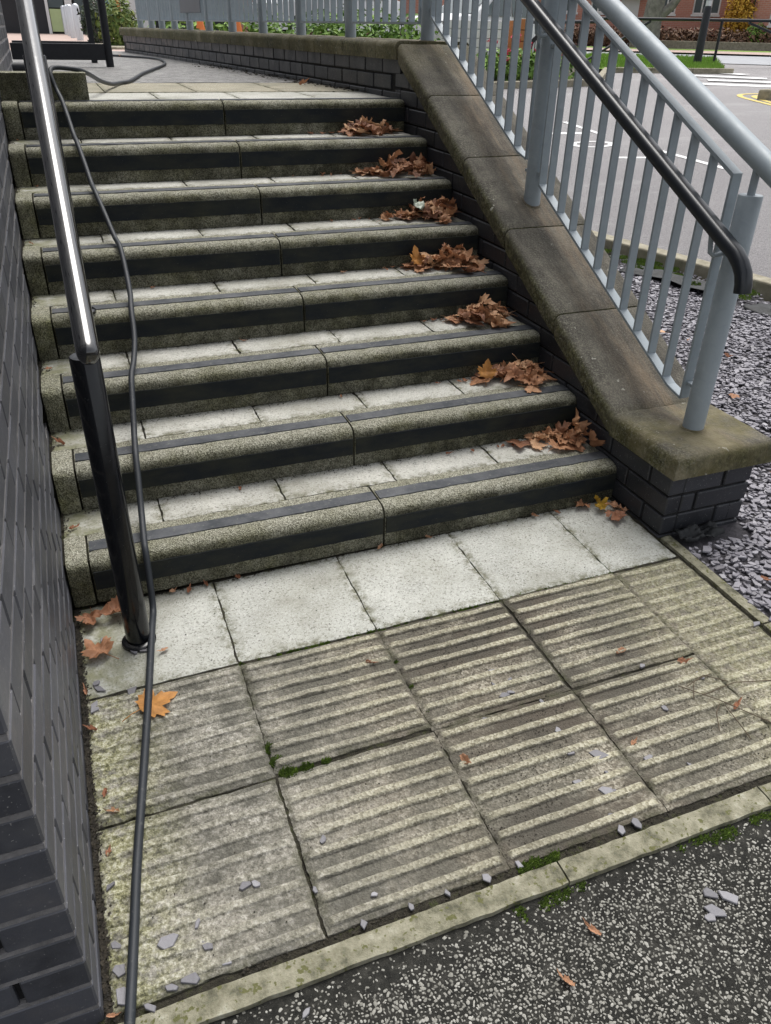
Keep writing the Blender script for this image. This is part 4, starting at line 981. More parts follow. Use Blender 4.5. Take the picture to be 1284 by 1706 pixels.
def shrub(name, c, rad, n, size, mat, label, cat='shrub', group=None, ground=None):
    g = ground if ground is not None else gz(c[0], c[1])
    e = empty(name, (c[0], c[1], g), label, cat, group)
    mb = MB(); foliage(mb, c, rad, n, size); mb.build('crown', mat, e, recalc=False)
    st_ = MB()
    for k in range(4): st_.tube([(c[0] + U(-.05, .05), c[1] + U(-.05, .05), g - 0.02), (c[0] + U(-.4, .4) * rad[0], c[1] + U(-.4, .4) * rad[1], c[2] + rad[2] * 0.3)], [0.02, 0.008], 6)
    st_.build('stem', 'bark', e, smooth=True); return e
shrub('shrub', (1.38, 14.0, LZ + 0.33), (0.24, 0.4, 0.36), 900, 0.045, 'fol_d', 'dark leafy shrub behind the gate frame, left of the bright green one', ground=LZ)
shrub('shrub', (1.52, 11.3, LZ + 0.26), (0.28, 0.4, 0.34), 1300, 0.045, 'fol_t', 'bright green bush with reddish tips at the end of the landing wall', ground=LZ)
MB().box(1.2, 2.6, 10.3, 12.2, LZ - 0.1, LZ + 0.03).build('raised_bed', 'kerb', bevel=0.01); tag(bpy.data.objects['raised_bed'], 'low kerbed bed under the bright green bush', 'planter')
# planting beyond the wall
mb = MB()
for (x, y) in [(U(2.5, 10.6), U(13.6, 14.8)) for _ in range(60)]:
    g = gz(x, y); hh = 0.80 if x < 7.4 else 0.34
    foliage(mb, (x, y, g + 0.1 + hh * 0.6), (0.5, 0.45, hh * U(0.7, 1.05)), 170, 0.07)
tag(mb.build('green_planting', 'fol_g', recalc=False), 'low bright green planting in the bed beyond the railing', 'planting', kind='stuff')
mb = MB()
for _ in range(45): x, y = U(8.6, 10.6), U(13.4, 14.6); foliage(mb, (x, y, gz(x, y) + U(.45, .85)), (0.06, 0.06, 0.05), 10, 0.04)
tag(mb.build('red_flowers', 'flower', recalc=False), 'small red flowers scattered above the green planting', 'flowers', kind='stuff')
# grass blades on the verge
mb = MB()
for _ in range(9000):
    u, v = rnd(), rnd(); ax = (12.6 * (1 - u) + 15.6 * u) * (1 - v) + (15.5 * (1 - u) + 19.6 * u) * v; ay = (16.0 * (1 - u) + 15.0 * u) * (1 - v) + (23.5 * (1 - u) + 20.0 * u) * v
    g = gz(ax, ay) + 0.07; t = U(0, 6.28); d = 0.012
    mb.add([(ax - d * math.cos(t), ay - d * math.sin(t), g), (ax + d * math.cos(t), ay + d * math.sin(t), g), (ax + U(-.03, .03), ay + U(-.03, .03), g + U(.05, .11))], [(0, 1, 2)])
tag(mb.build('verge_grass', 'blade', recalc=False), 'short bright grass on the verge round the lamp post', 'grass', kind='stuff')

# ------------------------------------------------------------------ lamp post, guard rails
LPx, LPy = 16.5, 17.08; g = gz(LPx, LPy) + 0.05
lp = empty('lamp_post', (LPx, LPy, g), 'black lamp post with thick base standing in the grass verge', 'lamp post')
MB().tube([(LPx, LPy, g - 0.05), (LPx, LPy, g + 1.25), (LPx, LPy, g + 1.32)], [0.105, 0.095, 0.06], 20).build('base', 'blackm', lp, smooth=True)
MB().tube([(LPx, LPy, g + 1.3), (LPx, LPy, g + 1.42)], 0.07, 18).build('collar', 'stainless', lp, smooth=True)
MB().tube([(LPx, LPy, g + 1.35), (LPx, LPy, g + 5.6)], [0.055, 0.045], 16).build('shaft', 'blackm', lp, smooth=True)
MB().tube([(LPx, LPy, g + 5.55), (LPx - 0.1, LPy - 0.1, g + 5.7), (LPx - 0.5, LPy - 0.5, g + 5.75), (LPx - 0.9, LPy - 0.9, g + 5.72)], [0.05, 0.05, 0.09, 0.04], 12).build('lantern', 'stainless', lp, smooth=True)
def guard(A, B, n, label, h=1.02, braces=()):
    A, B = Vector(A), Vector(B); e = empty('guard_rail', (A.x, A.y, gz(*A)), label, 'guard rail')
    def P3(p, z): return (p.x, p.y, gz(p.x, p.y) + z)
    for i in range(n + 1): p = A.lerp(B, i / n); MB().tube([P3(p, -0.02), P3(p, h)], 0.036, 10).build('post', 'blackm', e, smooth=True)
    MB().tube([P3(A.lerp(B, i / 8), h) for i in range(9)], 0.036, 12).build('top_rail', 'blackm', e, smooth=True)
    for (t0_, z0_, t1_, z1_) in braces: MB().tube([P3(A.lerp(B, t0_), z0_), P3(A.lerp(B, t1_), z1_)], 0.03, 10).build('brace', 'blackm', e, smooth=True)
    return e
guard((13.6, 18.2), (24.5, 15.5), 3, 'black guard rail with slanting braces behind the lamp post', 1.05, ((0.02, 0.12, 0.16, 1.0), (0.40, 1.0, 0.62, 0.25), (0.95, .1, 0.8, 1.0)))
bars = guard((7.4, 15.6), (12.9, 16.4), 4, 'black upright-bar guard rail behind the flower bed', 1.0)
for i in range(22):
    t = (i + 0.5) / 22; x, y = 7.4 + 5.5 * t, 15.6 + 0.8 * t
    MB().tube([(x, y, gz(x, y) + 0.1), (x, y, gz(x, y) + 1.0)], 0.012, 6).build('bar', 'blackm', bars, smooth=True)

# ------------------------------------------------------------------ houses across the road
def house(A, B, depth, eaves, label, wins, roofh=2.2, base=0.9, door=None, pipe=None):
    A, B = Vector(A), Vector(B); d = (B - A); L = d.length; ang = math.atan2(d.y, d.x)
    e = empty('brick_house', (A.x, A.y, base), label, 'house'); e.rotation_euler.z = ang
    def loc(o): o.parent = e; return o
    # front wall with real openings: columns of brick between windows
    z0, z1 = -0.3, eaves
    xs_ = sorted(set([0, L] + [w[0] for w in wins] + [w[0] + w[1] for w in wins])); b_ = MB()
    for x0, x1 in zip(xs_, xs_[1:]):
        cuts = sorted([(w[2], w[2] + w[3]) for w in wins if w[0] <= x0 + 1e-6 and w[0] + w[1] >= x1 - 1e-6]); z = z0
        for (c0, c1) in cuts: b_.box(x0, x1, 0, 0.25, z, c0); z = c1
        b_.box(x0, x1, 0, 0.25, z, z1)
    b_.box(0, 0.25, 0.25, depth, z0, z1); b_.box(L - 0.25, L, 0.25, depth, z0, z1); b_.box(0.25, L - 0.25, depth - 0.25, depth, z0, z1)
    loc(b_.build('wall', 'house', recalc=True))
    loc(MB().prism([(-0.35, eaves - 0.05), (depth + 0.35, eaves - 0.05), (depth / 2, eaves + roofh)], 'x', -0.3, L + 0.3).build('roof', 'rooftile'))
    for (x, w, z, h, *_) in wins:
        f = MB(); t = 0.07
        f.box(x, x + t, 0.07, 0.15, z, z + h); f.box(x + w - t, x + w, 0.07, 0.15, z, z + h); f.box(x + t, x + w - t, 0.07, 0.15, z, z + t); f.box(x + t, x + w - t, 0.07, 0.15, z + h - t, z + h)
        for k in (1, 2) if w > 1.0 else (1,):
            xm = x + w * k / (3 if w > 1.0 else 2); f.box(xm - 0.035, xm + 0.035, 0.075, 0.145, z + t, z + h - t)
        wo = loc(f.build('window', 'white_paint'))
        s_ = MB().box(x - 0.05, x + w + 0.05, -0.06, 0.2, z - 0.09, z - 0.005).build('sill', 'white_paint'); s_.parent = wo
        p = MB().box(x + 0.02, x + w - 0.02, 0.10, 0.12, z + 0.02, z + h - 0.02).build('pane', 'glass'); p.parent = wo
    if door:
        x, w, h = door
        loc(MB().box(x, x + w, -0.03, 0.05, -0.1, h).build('door', 'white_paint', bevel=0.01))
        loc(MB().prism([(x - 0.3, h + 0.1), (x + w + 0.3, h + 0.1), (x + w / 2, h + 0.75)], 'y', -0.7, 0.05).build('porch', 'white_paint'))
    if pipe: loc(MB().tube([(pipe, -0.06, -0.2), (pipe, -0.06, eaves)], 0.045, 8).build('drainpipe', 'blackm', smooth=True))
    return e
SI = 1.42
house((24.6, 39.6), (33.1, 33.2), 7, 5.6, 'red brick house with wide white windows behind the bronze hedge',
      [(1.0, 1.1, SI, 1.3), (2.75, 1.1, SI, 1.3), (5.6, 1.25, SI, 1.3), (7.65, 1.25, SI, 1.3), (1.0, 1.1, 4.0, 1.2), (2.75, 1.1, 4.0, 1.2), (5.6, 1.25, 4.0, 1.2), (7.65, 1.25, 4.0, 1.2)], door=(4.2, 0.9, 2.0), pipe=10.2)
house((31.1, 31.6), (38.5, 26.1), 8, 5.6, 'red brick house at the far right, standing nearer the road', [(0.95, 1.5, 1.0, 1.25), (4.5, 1.5, 1.0, 1.25), (0.95, 1.5, 3.7, 1.2), (4.5, 1.5, 3.7, 1.2)], pipe=0.15)
house((8.5, 52.0), (20.5, 43.5), 7, 5.6, 'red brick house farther left beyond the planting', [(2.0, 1.2, 1.2, 1.3), (6.0, 1.2, 1.2, 1.3), (10.5, 1.2, 1.2, 1.3), (2.0, 1.2, 4.0, 1.2), (6.0, 1.2, 4.0, 1.2), (10.5, 1.2, 4.0, 1.2)])
def hedge(A, B, w, h, n, mat, label, base=0.9):
    A, B = Vector(A), Vector(B); e = empty('hedge', (A.x, A.y, base), label, 'hedge'); mb = MB()
    for i in range(n): p = A.lerp(B, (i + 0.5) / n); foliage(mb, (p.x, p.y, base + h * 0.5), (w, w, h * 0.55), 420, 0.10)
    mb.build('foliage', mat, e, recalc=False); return e
hedge((22.8, 36.6), (33.0, 28.9), 0.6, 0.82, 20, 'fol_b', 'clipped bronze hedge in front of the red brick house')
hedge((12.0, 40.0), (21.5, 37.0), 0.8, 1.1, 13, 'fol_b', 'loose brown hedge farther left across the road')
gw = MB(); A, B = Vector((26.0, 33.2)), Vector((37.0, 24.9)); d = (B - A).normalized(); nn = Vector((-d.y, d.x)) * 0.2
gw.add([(p.x, p.y, z) for z in (0.8, 1.22) for p in (A, B, B + nn, A + nn)], [(0, 3, 2, 1), (4, 5, 6, 7), (0, 1, 5, 4), (1, 2, 6, 5), (2, 3, 7, 6), (3, 0, 4, 7)])
tag(gw.build('garden_wall', 'kerb', bevel=0.02), 'low stone garden wall under the bronze hedge', 'wall')
shrub('shrub', (31.0, 31.9, 2.35), (0.85, 0.6, 1.25), 2600, 0.09, 'fol_y', 'golden yellow shrub against the red brick house')
shrub('shrub', (30.9, 30.6, 1.45), (0.6, 0.5, 0.55), 900, 0.08, 'fol_g', 'small green shrub in front of the golden one')
# street tree: trunk, limbs and thin crown
tx, ty_ = 26.05, 31.9
tr = empty('street_tree', (tx, ty_, 0.9), 'stout grey-barked tree trunk in front of the red brick house', 'tree')
tb = MB(); tb.tube([(tx, ty_, 0.7), (tx, ty_, 1.2), (tx + .02, ty_, 2.0), (tx + 0.1, ty_, 3.0), (tx + 0.2, ty_, 5.0)], [0.65, 0.48, 0.42, 0.38, 0.3], 14)
tb.tube([(tx + 0.15, ty_ - .1, 2.0), (tx + 0.6, ty_ - 0.5, 2.55), (tx + 1.0, ty_ - 0.9, 3.6), (tx + 1.5, ty_ - 1.4, 5.5)], [0.22, 0.19, 0.16, 0.10], 10)
tb.tube([(tx, ty_, 3.0), (tx - 1.0, ty_ + 0.8, 4.5), (tx - 1.8, ty_ + 1.4, 6.5)], [0.35, 0.25, 0.12], 10)
tb.build('trunk', 'bark', tr, smooth=True)
mb = MB()
for _ in range(16): foliage(mb, (tx + U(-2.6, 2.6), ty_ + U(-2.6, 2.6), U(6.0, 9.5)), (1.2, 1.2, 0.9), 160, 0.14)
mb.build('crown', 'fol_y', tr, recalc=False)

# ------------------------------------------------------------------ cars, planter, cones beyond the railing
def car(loc, ang, label):
    e = empty('parked_car', loc, label, 'car'); e.rotation_euler.z = ang
    def L(o): o.parent = e; return o
    prof = [(-2.05, 0.28), (-2.1, 0.55), (-2.0, 0.86), (-1.75, 0.98), (-1.1, 1.03), (-0.35, 1.46), (0.9, 1.47), (1.65, 1.05), (2.0, 0.98), (2.08, 0.6), (2.02, 0.28)]
    b_ = MB(); secs = [(-0.86, 0.90), (-0.80, 1.0), (-0.3, 1.03), (0.3, 1.03), (0.80, 1.0), (0.86, 0.90)]; m = len(prof); vs = []
    for (y, s_) in secs:
        for (x, z) in prof: vs.append((x * (0.97 if abs(y) > .83 else 1), y * (1 - max(0, z - 1.0) * 0.38), z * (s_ if z > 0.9 else 1)))
    b_.add(vs, [(i * m + k, i * m + (k + 1) % m, (i + 1) * m + (k + 1) % m, (i + 1) * m + k) for i in range(len(secs) - 1) for k in range(m)] + [tuple(range(m)), tuple((len(secs) - 1) * m + k for k in range(m))])
    L(b_.build('body', 'carpaint', smooth=True, angle=35))
    L(MB().add([(-1.12, -0.66, 1.06), (-1.12, 0.66, 1.06), (-0.44, 0.58, 1.46), (-0.44, -0.58, 1.46)], [(0, 1, 2, 3)]).build('windscreen', 'glass'))
    L(MB().add([(1.62, -0.66, 1.10), (1.62, 0.66, 1.10), (0.98, 0.58, 1.48), (0.98, -0.58, 1.48)], [(0, 1, 2, 3)]).build('rear_window', 'glass'))
    for s_ in (-1, 1):
        for (x0, x1, x2, x3) in ((-0.95, 0.15, 0.15, -0.38), (0.23, 1.42, 0.88, 0.23)):
            yo, yi = s_ * 0.862, s_ * 0.745
            L(MB().add([(x0, yo, 1.02), (x1, yo, 1.02), (x2, yi, 1.40), (x3, yi, 1.40)], [(0, 1, 2, 3)]).build('side_window', 'glass'))
        for x in (-1.3, 1.28):
            w = L(MB().tube([(x, s_ * 0.68, 0.31), (x, s_ * 0.875, 0.31)], 0.31, 22).build('wheel', 'tyre', smooth=True))
            MB().tube([(x, s_ * 0.87, 0.31), (x, s_ * 0.885, 0.31)], 0.2, 18).build('rim', 'stainless', smooth=True).parent = w
        L(MB().box(-2.09, -1.98, min(s_ * .5, s_ * .78), max(s_ * .5, s_ * .78), 0.66, 0.80).build('headlight', 'stainless', bevel=0.02))
    return e
car((11.4, 19.6, gz(11.4, 19.6) + 0.03), 0.35, 'white parked car behind the white planter blocks')
car((8.2, 22.8, gz(8.2, 22.8) + 0.36), 0.15, 'white parked car half hidden by the landing fence')
pw = empty('white_planter', (9.4, 15.5, gz(9.4, 15.5)), 'white slatted planter between the flower bed and the parked car', 'planter')
for i in range(6): MB().box(8.35, 9.75, 15.15, 15.22, gz(9, 15.2) + 0.08 + i * 0.165, gz(9, 15.2) + 0.235 + i * 0.165).build('slat', 'white_paint', pw, bevel=0.008)
MB().box(8.37, 9.73, 15.225, 15.8, gz(9, 15.2) + 0.02, gz(9, 15.2) + 1.02).build('trough', 'white_paint', pw)
tp = empty('timber_planter', (10.1, 15.4, gz(10.1, 15.4)), 'orange-brown timber planter beside the white planter', 'planter')
for i in range(5): MB().box(9.95, 10.35, 15.15, 15.2, gz(10, 15.2) + 0.05 + i * 0.21, gz(10, 15.2) + 0.245 + i * 0.21).build('plank', 'timber', tp, bevel=0.008)
MB().box(9.96, 10.34, 15.205, 15.6, gz(10, 15.2) + 0.0, gz(10, 15.2) + 1.05).build('box', 'timber', tp)
for i, (x, y) in enumerate(((3.08, 13.8), (3.70, 13.7))):
    c0 = empty('traffic_cone', (x, y, 1.0), ('left' if i == 0 else 'right') + ' of two orange and white cones seen under the landing fence', 'cone', 'traffic cones beyond the fence')
    MB().tube([(x, y, 0.62), (x, y, 1.0), (x, y, 1.27)], [0.16, 0.13, 0.1], 16).build('base', 'orange', c0, smooth=True)
    MB().tube([(x, y, 1.271), (x, y, 1.36)], [0.1, 0.085], 16).build('white_band', 'white_paint', c0, smooth=True)
    MB().tube([(x, y, 1.361), (x, y, 1.52)], [0.085, 0.05], 16).build('tip', 'orange', c0, smooth=True)

# ------------------------------------------------------------------ slate bed
def in_bed(x, y):
    if x > kx(y) - 0.01 or y < -1.25: return False
    if y < -0.275: return x > 2.145
    return x > 2.46
b = MB(); xs = lin(2.1, 6.2, 60); ys = lin(-3.0, 4.6, 90)
b.add([(x, y, max(-0.02, gz(x, y) - 0.01) + 0.010 * fbm(x, y, 0, 5)) for y in ys for x in xs], [(j * 60 + i, j * 60 + i + 1, (j + 1) * 60 + i + 1, (j + 1) * 60 + i) for j in range(89) for i in range(59) if in_bed((xs[i] + xs[i + 1]) / 2 + .06, (ys[j] + ys[j + 1]) / 2)])
tag(b.build('bed_soil', 'slate_dust', recalc=False, smooth=True, angle=180), kind='structure')
b = MB(); cnt = 0
def slate_verts(x, y, z, r, asp, th, tx_, ty2, hgt, n):
    vs = []; ph = U(0, 6.28)
    M3 = Matrix.Rotation(th, 3, 'Z'); Mt = Matrix.Rotation(tx_, 3, 'X') @ Matrix.Rotation(ty2, 3, 'Y')
    ang = [6.283 * (k + U(-.3, .3)) / n for k in range(n)]; rr = [r * U(0.75, 1.12) for _ in range(n)]
    for s_, hh in ((1.0, -hgt / 2), (0.93, hgt / 2)):
        for t, q in zip(ang, rr): v = Mt @ (M3 @ Vector((q * s_ * math.cos(t), q * s_ * asp * math.sin(t), hh))); vs.append((x + v.x, y + v.y, z + v.z))
    return vs, [tuple(range(n - 1, -1, -1)), tuple(range(n, 2 * n))] + [(k, (k + 1) % n, n + (k + 1) % n, n + k) for k in range(n)]
while cnt < 42000:
    x, y = U(2.14, 5.2), U(-1.5, 3.4)
    if not in_bed(x, y): continue
    if kx(y) - x < 0.35 and y > 0.8 and rnd() < 0.85: continue
    if abs(x - 2.29) < 0.16 and -0.36 < y < -0.26: continue
    near = (Vector((x, y, 0)) - CAM).length
    r = U(0.009, 0.017) if rnd() < 0.82 else U(0.017, 0.027)
    tl = random.gauss(0, 0.14), random.gauss(0, 0.14)
    z = max(-0.02, gz(x, y) - 0.01) + U(0.002, 0.017) + 0.010 * fbm(x, y, 0, 5)
    n = random.choice((4, 5, 5, 6)); vs, fs = slate_verts(x, y, z, r, U(0.4, 0.8), U(0, 6.28), tl[0], tl[1], U(0.0025, 0.005), n)
    b.add(vs, fs); cnt += 1
tag(b.build('slate_chippings', 'slate', recalc=False), 'purple-grey slate chippings covering the bed beside the pier', 'slate chippings', kind='stuff')
# membrane folds and moss along the kerb
def crumple(name, cx, cy, cz, lx, ly, h, ang, mat, label, cat, seed):
    nx_, ny_ = 22, 12; vs = []
    for j in range(ny_):
        for i in range(nx_):
            u, v = i / (nx_ - 1) - .5, j / (ny_ - 1) - .5
            e = max(abs(u), abs(v)) * 2; w = 1 + 0.12 * mnoise.noise(Vector((u * 4, v * 4, seed)))
            x, y = u * lx * w, v * ly * w; z = h * (0.4 + 0.8 * mnoise.noise(Vector((u * 3, v * 3, seed + 5))) + 0.3 * mnoise.noise(Vector((u * 9, v * 9, seed)))) * (1 - 0.4 * e ** 3)
            vs.append((cx + x * math.cos(ang) - y * math.sin(ang), cy + x * math.sin(ang) + y * math.cos(ang), cz + max(0.0, z)))
    fs = [(j * nx_ + i, j * nx_ + i + 1, (j + 1) * nx_ + i + 1, (j + 1) * nx_ + i) for j in range(ny_ - 1) for i in range(nx_ - 1)]
    o = MB().add(vs, fs).build(name, mat, smooth=True, angle=70); m_ = o.modifiers.new('thick', 'SOLIDIFY'); m_.thickness = 0.003
    return tag(o, label, cat) if label else o
crumple('membrane_flap', 2.235, -0.312, 0.004, 0.17, 0.07, 0.055, 0.05, 'membrane', 'crumpled black membrane flap at the foot of the brick pier', 'membrane', 2.0)
crumple('membrane_flap', kx(2.15) - 0.24, 2.15, gz(3.9, 2.1) + 0.004, 0.75, 0.22, 0.06, -1.25, 'membrane', 'black membrane flap beside the kerb behind the railing', 'membrane', 7.0)
crumple('membrane_flap', kx(1.35) - 0.26, 1.30, gz(4.1, 1.3) + 0.004, 0.6, 0.2, 0.05, -1.28, 'membrane', 'black membrane flap beside the kerb at the right edge', 'membrane', 9.0)
def moss(mb, x, y, z, r, n):
    for _ in range(n):
        t, q = U(0, 6.28), r * math.sqrt(rnd()); s_ = U(0.0025, 0.006); px_, py_ = x + q * math.cos(t), y + q * math.sin(t); zz = z + 0.006 * (1 - q / r)
        mb.add([(px_ - s_, py_, zz - s_), (px_ + s_, py_ - s_ * .6, zz - s_), (px_ + s_ * .3, py_ + s_, zz - s_), (px_ + U(-1, 1) * s_, py_ + U(-1, 1) * s_, zz + s_ * 1.3)], [(0, 1, 3), (1, 2, 3), (2, 0, 3)])
mb = MB()
for (x, y, r, n) in ((0.632, -0.70, 0.016, 160), (0.640, -0.745, 0.018, 200), (0.655, -0.785, 0.022, 260), (0.70, -0.785, 0.016, 140), (0.75, -0.786, 0.010, 60), (1.035, -0.63, 0.007, 40), (1.03, -0.53, 0.006, 30), (1.04, -0.72, 0.007, 40)): moss(mb, x, y, pz(x, y) - 0.003, r, n)
for _ in range(12): x = U(1.03, 1.20); moss(mb, x, -1.192 + U(-.006, .006), pz(x, -1.19) - 0.004, 0.011, 55)
for _ in range(90):
    x = U(0.95, 1.80)
    if fbm(x, 0, 0, 5) > 0.0: moss(mb, x, -1.262 - abs(random.gauss(0, .008)), pz(x, -1.27) - 0.013, 0.012, 26)
for _ in range(80): x = U(0.62, 1.85); moss(mb, x, -0.389 + U(-.004, .004), pz(x, -.39) - 0.008, 0.007, 18)
for _ in range(40): y = U(0.9, 2.9); xm = kx(y) - U(.04, .26); moss(mb, xm, y, gz(xm, y) + 0.016, 0.05, 110)
tag(mb.build('moss', 'moss', recalc=False), 'bright green moss growing in the paving joints and along the kerbs', 'moss', kind='stuff')
# leaf litter crumbs in the corners
mb = MB()
def crumb(x, y, z, s_):
    th = U(0, 6.28); c, sn = math.cos(th) * s_, math.sin(th) * s_; k = U(.3, .9)
    mb.add([(x - c, y - sn, z), (x + sn * k, y - c * k, z), (x + c, y + sn, z + U(0, s_ * .6)), (x - sn * k, y + c * k, z + s_ * .5)], [(0, 1, 2), (0, 2, 3), (0, 3, 1), (1, 3, 2)])
for _ in range(2600):
    y = U(-1.2, 0.0); crumb(XL + 0.003 + abs(random.gauss(0, .009)) * (1 + fbm(0, y, 0, 6)), y, pz(.2, y) + 0.001, U(.0015, .005))
for k in range(8):
    for _ in range(420):
        x = U(0.23, 2.1); crumb(x, k * T - 0.004 - abs(random.gauss(0, .010)), (k * R if k else pz(x, 0)) + 0.001, U(.0015, .004))
    for _ in range(60):
        x = XL + 0.004 + abs(random.gauss(0, .01)); crumb(x, k * T + U(.16, .3), (k + 1) * R + .001, U(.002, .005))
for _ in range(5200):
    x = U(1.02, 1.95); y = U(-1.17, -0.42)
    if fbm(x, y, 2, 4.2) + 0.25 * fbm(x, y, 9, 15) > 0.12: crumb(x, y, pz(x, y) + 0.0015, U(.001, .0032))
for _ in range(500): x = U(0.3, 2.05); y = U(-1.17, -0.02); crumb(x, y, pz(x, y) + 0.002, U(.0012, .003))
for _ in range(500): x = U(0.45, 2.0); crumb(x, -1.19 + U(-.012, .012), pz(x, -1.19) - .002, U(.0015, .004))
for _ in range(200): y = U(2.6, 6); crumb(w2x(y) - abs(random.gauss(0, .08)), y, LZ + .004, U(.006, .018))
tag(mb.build('leaf_litter', 'debris', recalc=False), 'dark crumbs of soil and leaf litter along the wall and risers', 'litter', kind='stuff')

# ------------------------------------------------------------------ fallen leaves
OUT = [(0, .0), (.10, .10), (.30, .06), (.42, .20), (.34, .26), (.52, .40), (.47, .50), (.34, .46), (.40, .66), (.28, .62), (.22, .78), (.12, .86), (0, 1.08)]
OUT = [(.06, .02), (.20, .05), (.36, .02), (.34, .13), (.52, .18), (.42, .28), (.62, .42), (.50, .46), (.54, .60), (.36, .56), (.22, .52), (.27, .74), (.17, .76), (.14, .90), (0, 1.08)]
def leaf_mesh(name, curl, fold, crump, mat, seed, stalk=True, thin=1.0):
    pts = [(x * thin, y) for x, y in OUT]; loop = pts + [(-x, y) for x, y in reversed(pts[:-1])]; n = len(loop); vs = []; fs = []
    rings = (1.0, 0.72, 0.42, 0.16); c = (0.0, 0.34)
    for s_ in rings:
        for (x, y) in loop:
            px_, py_ = c[0] + (x - c[0]) * s_, c[1] + (y - c[1]) * s_; vs.append([px_, py_, 0])
    vs.append([c[0], c[1], 0])
    for q in range(len(rings) - 1):
        for k in range(n): fs.append((q * n + k, q * n + (k + 1) % n, (q + 1) * n + (k + 1) % n, (q + 1) * n + k))
    q = (len(rings) - 1) * n
    for k in range(n): fs.append((q + k, q + (k + 1) % n, len(vs) - 1))
    out_ = []
    for (x, y, z) in vs:
        z = crump * (mnoise.noise(Vector((x * 3.3, y * 3.3, seed))) * 0.30 + mnoise.noise(Vector((x * 8, y * 8, seed + 4))) * 0.10) + 0.02 * abs(x)
        a_ = fold * abs(x); z += a_ * 0.7; x *= (1 - 0.25 * min(1.2, fold) * abs(x))
        if curl:
            rr = 1.0 / curl; t = (y - 0.4) / rr; y2 = 0.4 + math.sin(t) * rr; z2 = (1 - math.cos(t)) * rr
            y, z = y2 - math.sin(t) * z, z2 + math.cos(t) * z
            if crump > .5: t2 = x * curl * 0.8; z += (1 - math.cos(t2)) * 0.5; x = math.sin(t2) / max(.3, curl * .8) if curl > .3 else x
        out_.append((x, y - 0.34, z))
    b_ = MB().add(out_, fs)
    if stalk: b_.tube([(0, -0.32, 0.01), (0.03, -0.55, 0.03), (0.10, -0.85, 0.0)], [0.014, 0.012, 0.016], 5)
    o = b_.build(name, mat, smooth=True, angle=180, recalc=False); me = o.data; bpy.data.objects.remove(o)
    zs_ = [v.co.z for v in me.vertices]; mz = min(zs_)
    for v in me.vertices: v.co.z -= mz
    return me
LV = [leaf_mesh('leaf', U(0.2, 1.6) * random.choice((1, 1, -1)), U(-.2, .8), U(.5, 1.4), 'leaf', i * 3.1, True, U(.8, 1.05)) for i in range(16)]
LVF = [leaf_mesh('leaf', U(-0.2, .4), U(0, .2), U(.2, .5), 'leaf', 60 + i * 2.3) for i in range(5)]
LR = [leaf_mesh('leaf', U(0.8, 1.6), U(.6, 1.6), U(.3, .8), 'leaf_r', 100 + i * 1.7, False, U(.22, .38)) for i in range(8)]
def leaf(me, x, y, z, size, rot, label, group=None, tilt=(0, 0), name='fallen_leaf', mat=None):
    o = link(name, me); o.location = (x, y, z); o.scale = (size, size, size); o.rotation_euler = (tilt[0], tilt[1], rot)
    return tag(o, label, 'leaf', group)
def tread_z(k, x, y): return k * R if k else pz(x, y)
ords = {1: 'lowest', 2: 'second', 3: 'third', 4: 'fourth', 5: 'fifth', 6: 'sixth', 7: 'seventh'}
piles = {7: (1.76, 2.05, 28), 6: (1.66, 2.09, 44), 5: (1.74, 2.07, 44), 4: (1.75, 2.085, 44), 3: (1.80, 2.085, 36), 2: (1.81, 2.085, 30), 1: (1.82, 2.09, 18)}
for k, (x0, x1, n) in piles.items():
    yb = k * T; lab = 'dry curled brown maple leaf heaped against the right wall on the %s step' % ords[k]
    hmax = {7: .050, 6: .060, 5: .075, 4: .085, 3: .065, 2: .055, 1: .030}[k]; pk = {7: .45, 6: .75, 5: .8, 4: .6, 3: .55, 2: .7, 1: .8}[k]
    for i in range(n):
        f = min(1, max(0, random.gauss(pk, 0.30))) if rnd() < 0.8 else rnd(); x = x0 + (x1 - x0 - 0.03) * f
        bell = math.exp(-((f - pk) / 0.33) ** 2)
        y = yb - 0.03 - abs(random.gauss(0, 1)) * (0.025 + 0.06 * bell); y = max(yb - 0.21, min(yb - 0.03, y))
        if x > 2.05: x = 2.05 - rnd() * 0.04
        h = hmax * bell * max(0, 1 - (yb - y) / 0.22) * rnd()
        flat = rnd() < 0.35 + 0.4 * (1 - bell)
        tl = (U(-.25, .3), U(-.25, .25)) if flat else (U(-.5, 1.0) * (0.3 + bell), U(-.5, .5))
        leaf(random.choice(LVF if flat else LV), x, y, k * R + 0.006 + h, U(0.055, 0.098), U(0, 6.28), lab, 'leaves heaped on the %s step' % ords[k], tl)
    for _ in range(5):
        scx = x0 - abs(random.gauss(0, .12)); leaf(random.choice(LR), scx, yb - U(.02, .05), k * R + 0.004, U(.02, .035), U(0, 6.28), 'small torn leaf bit left of the heap on the %s step' % ords[k], 'torn leaf bits on the %s step' % ords[k], (U(-.2, .2), U(-.2, .2)), 'leaf_scrap')
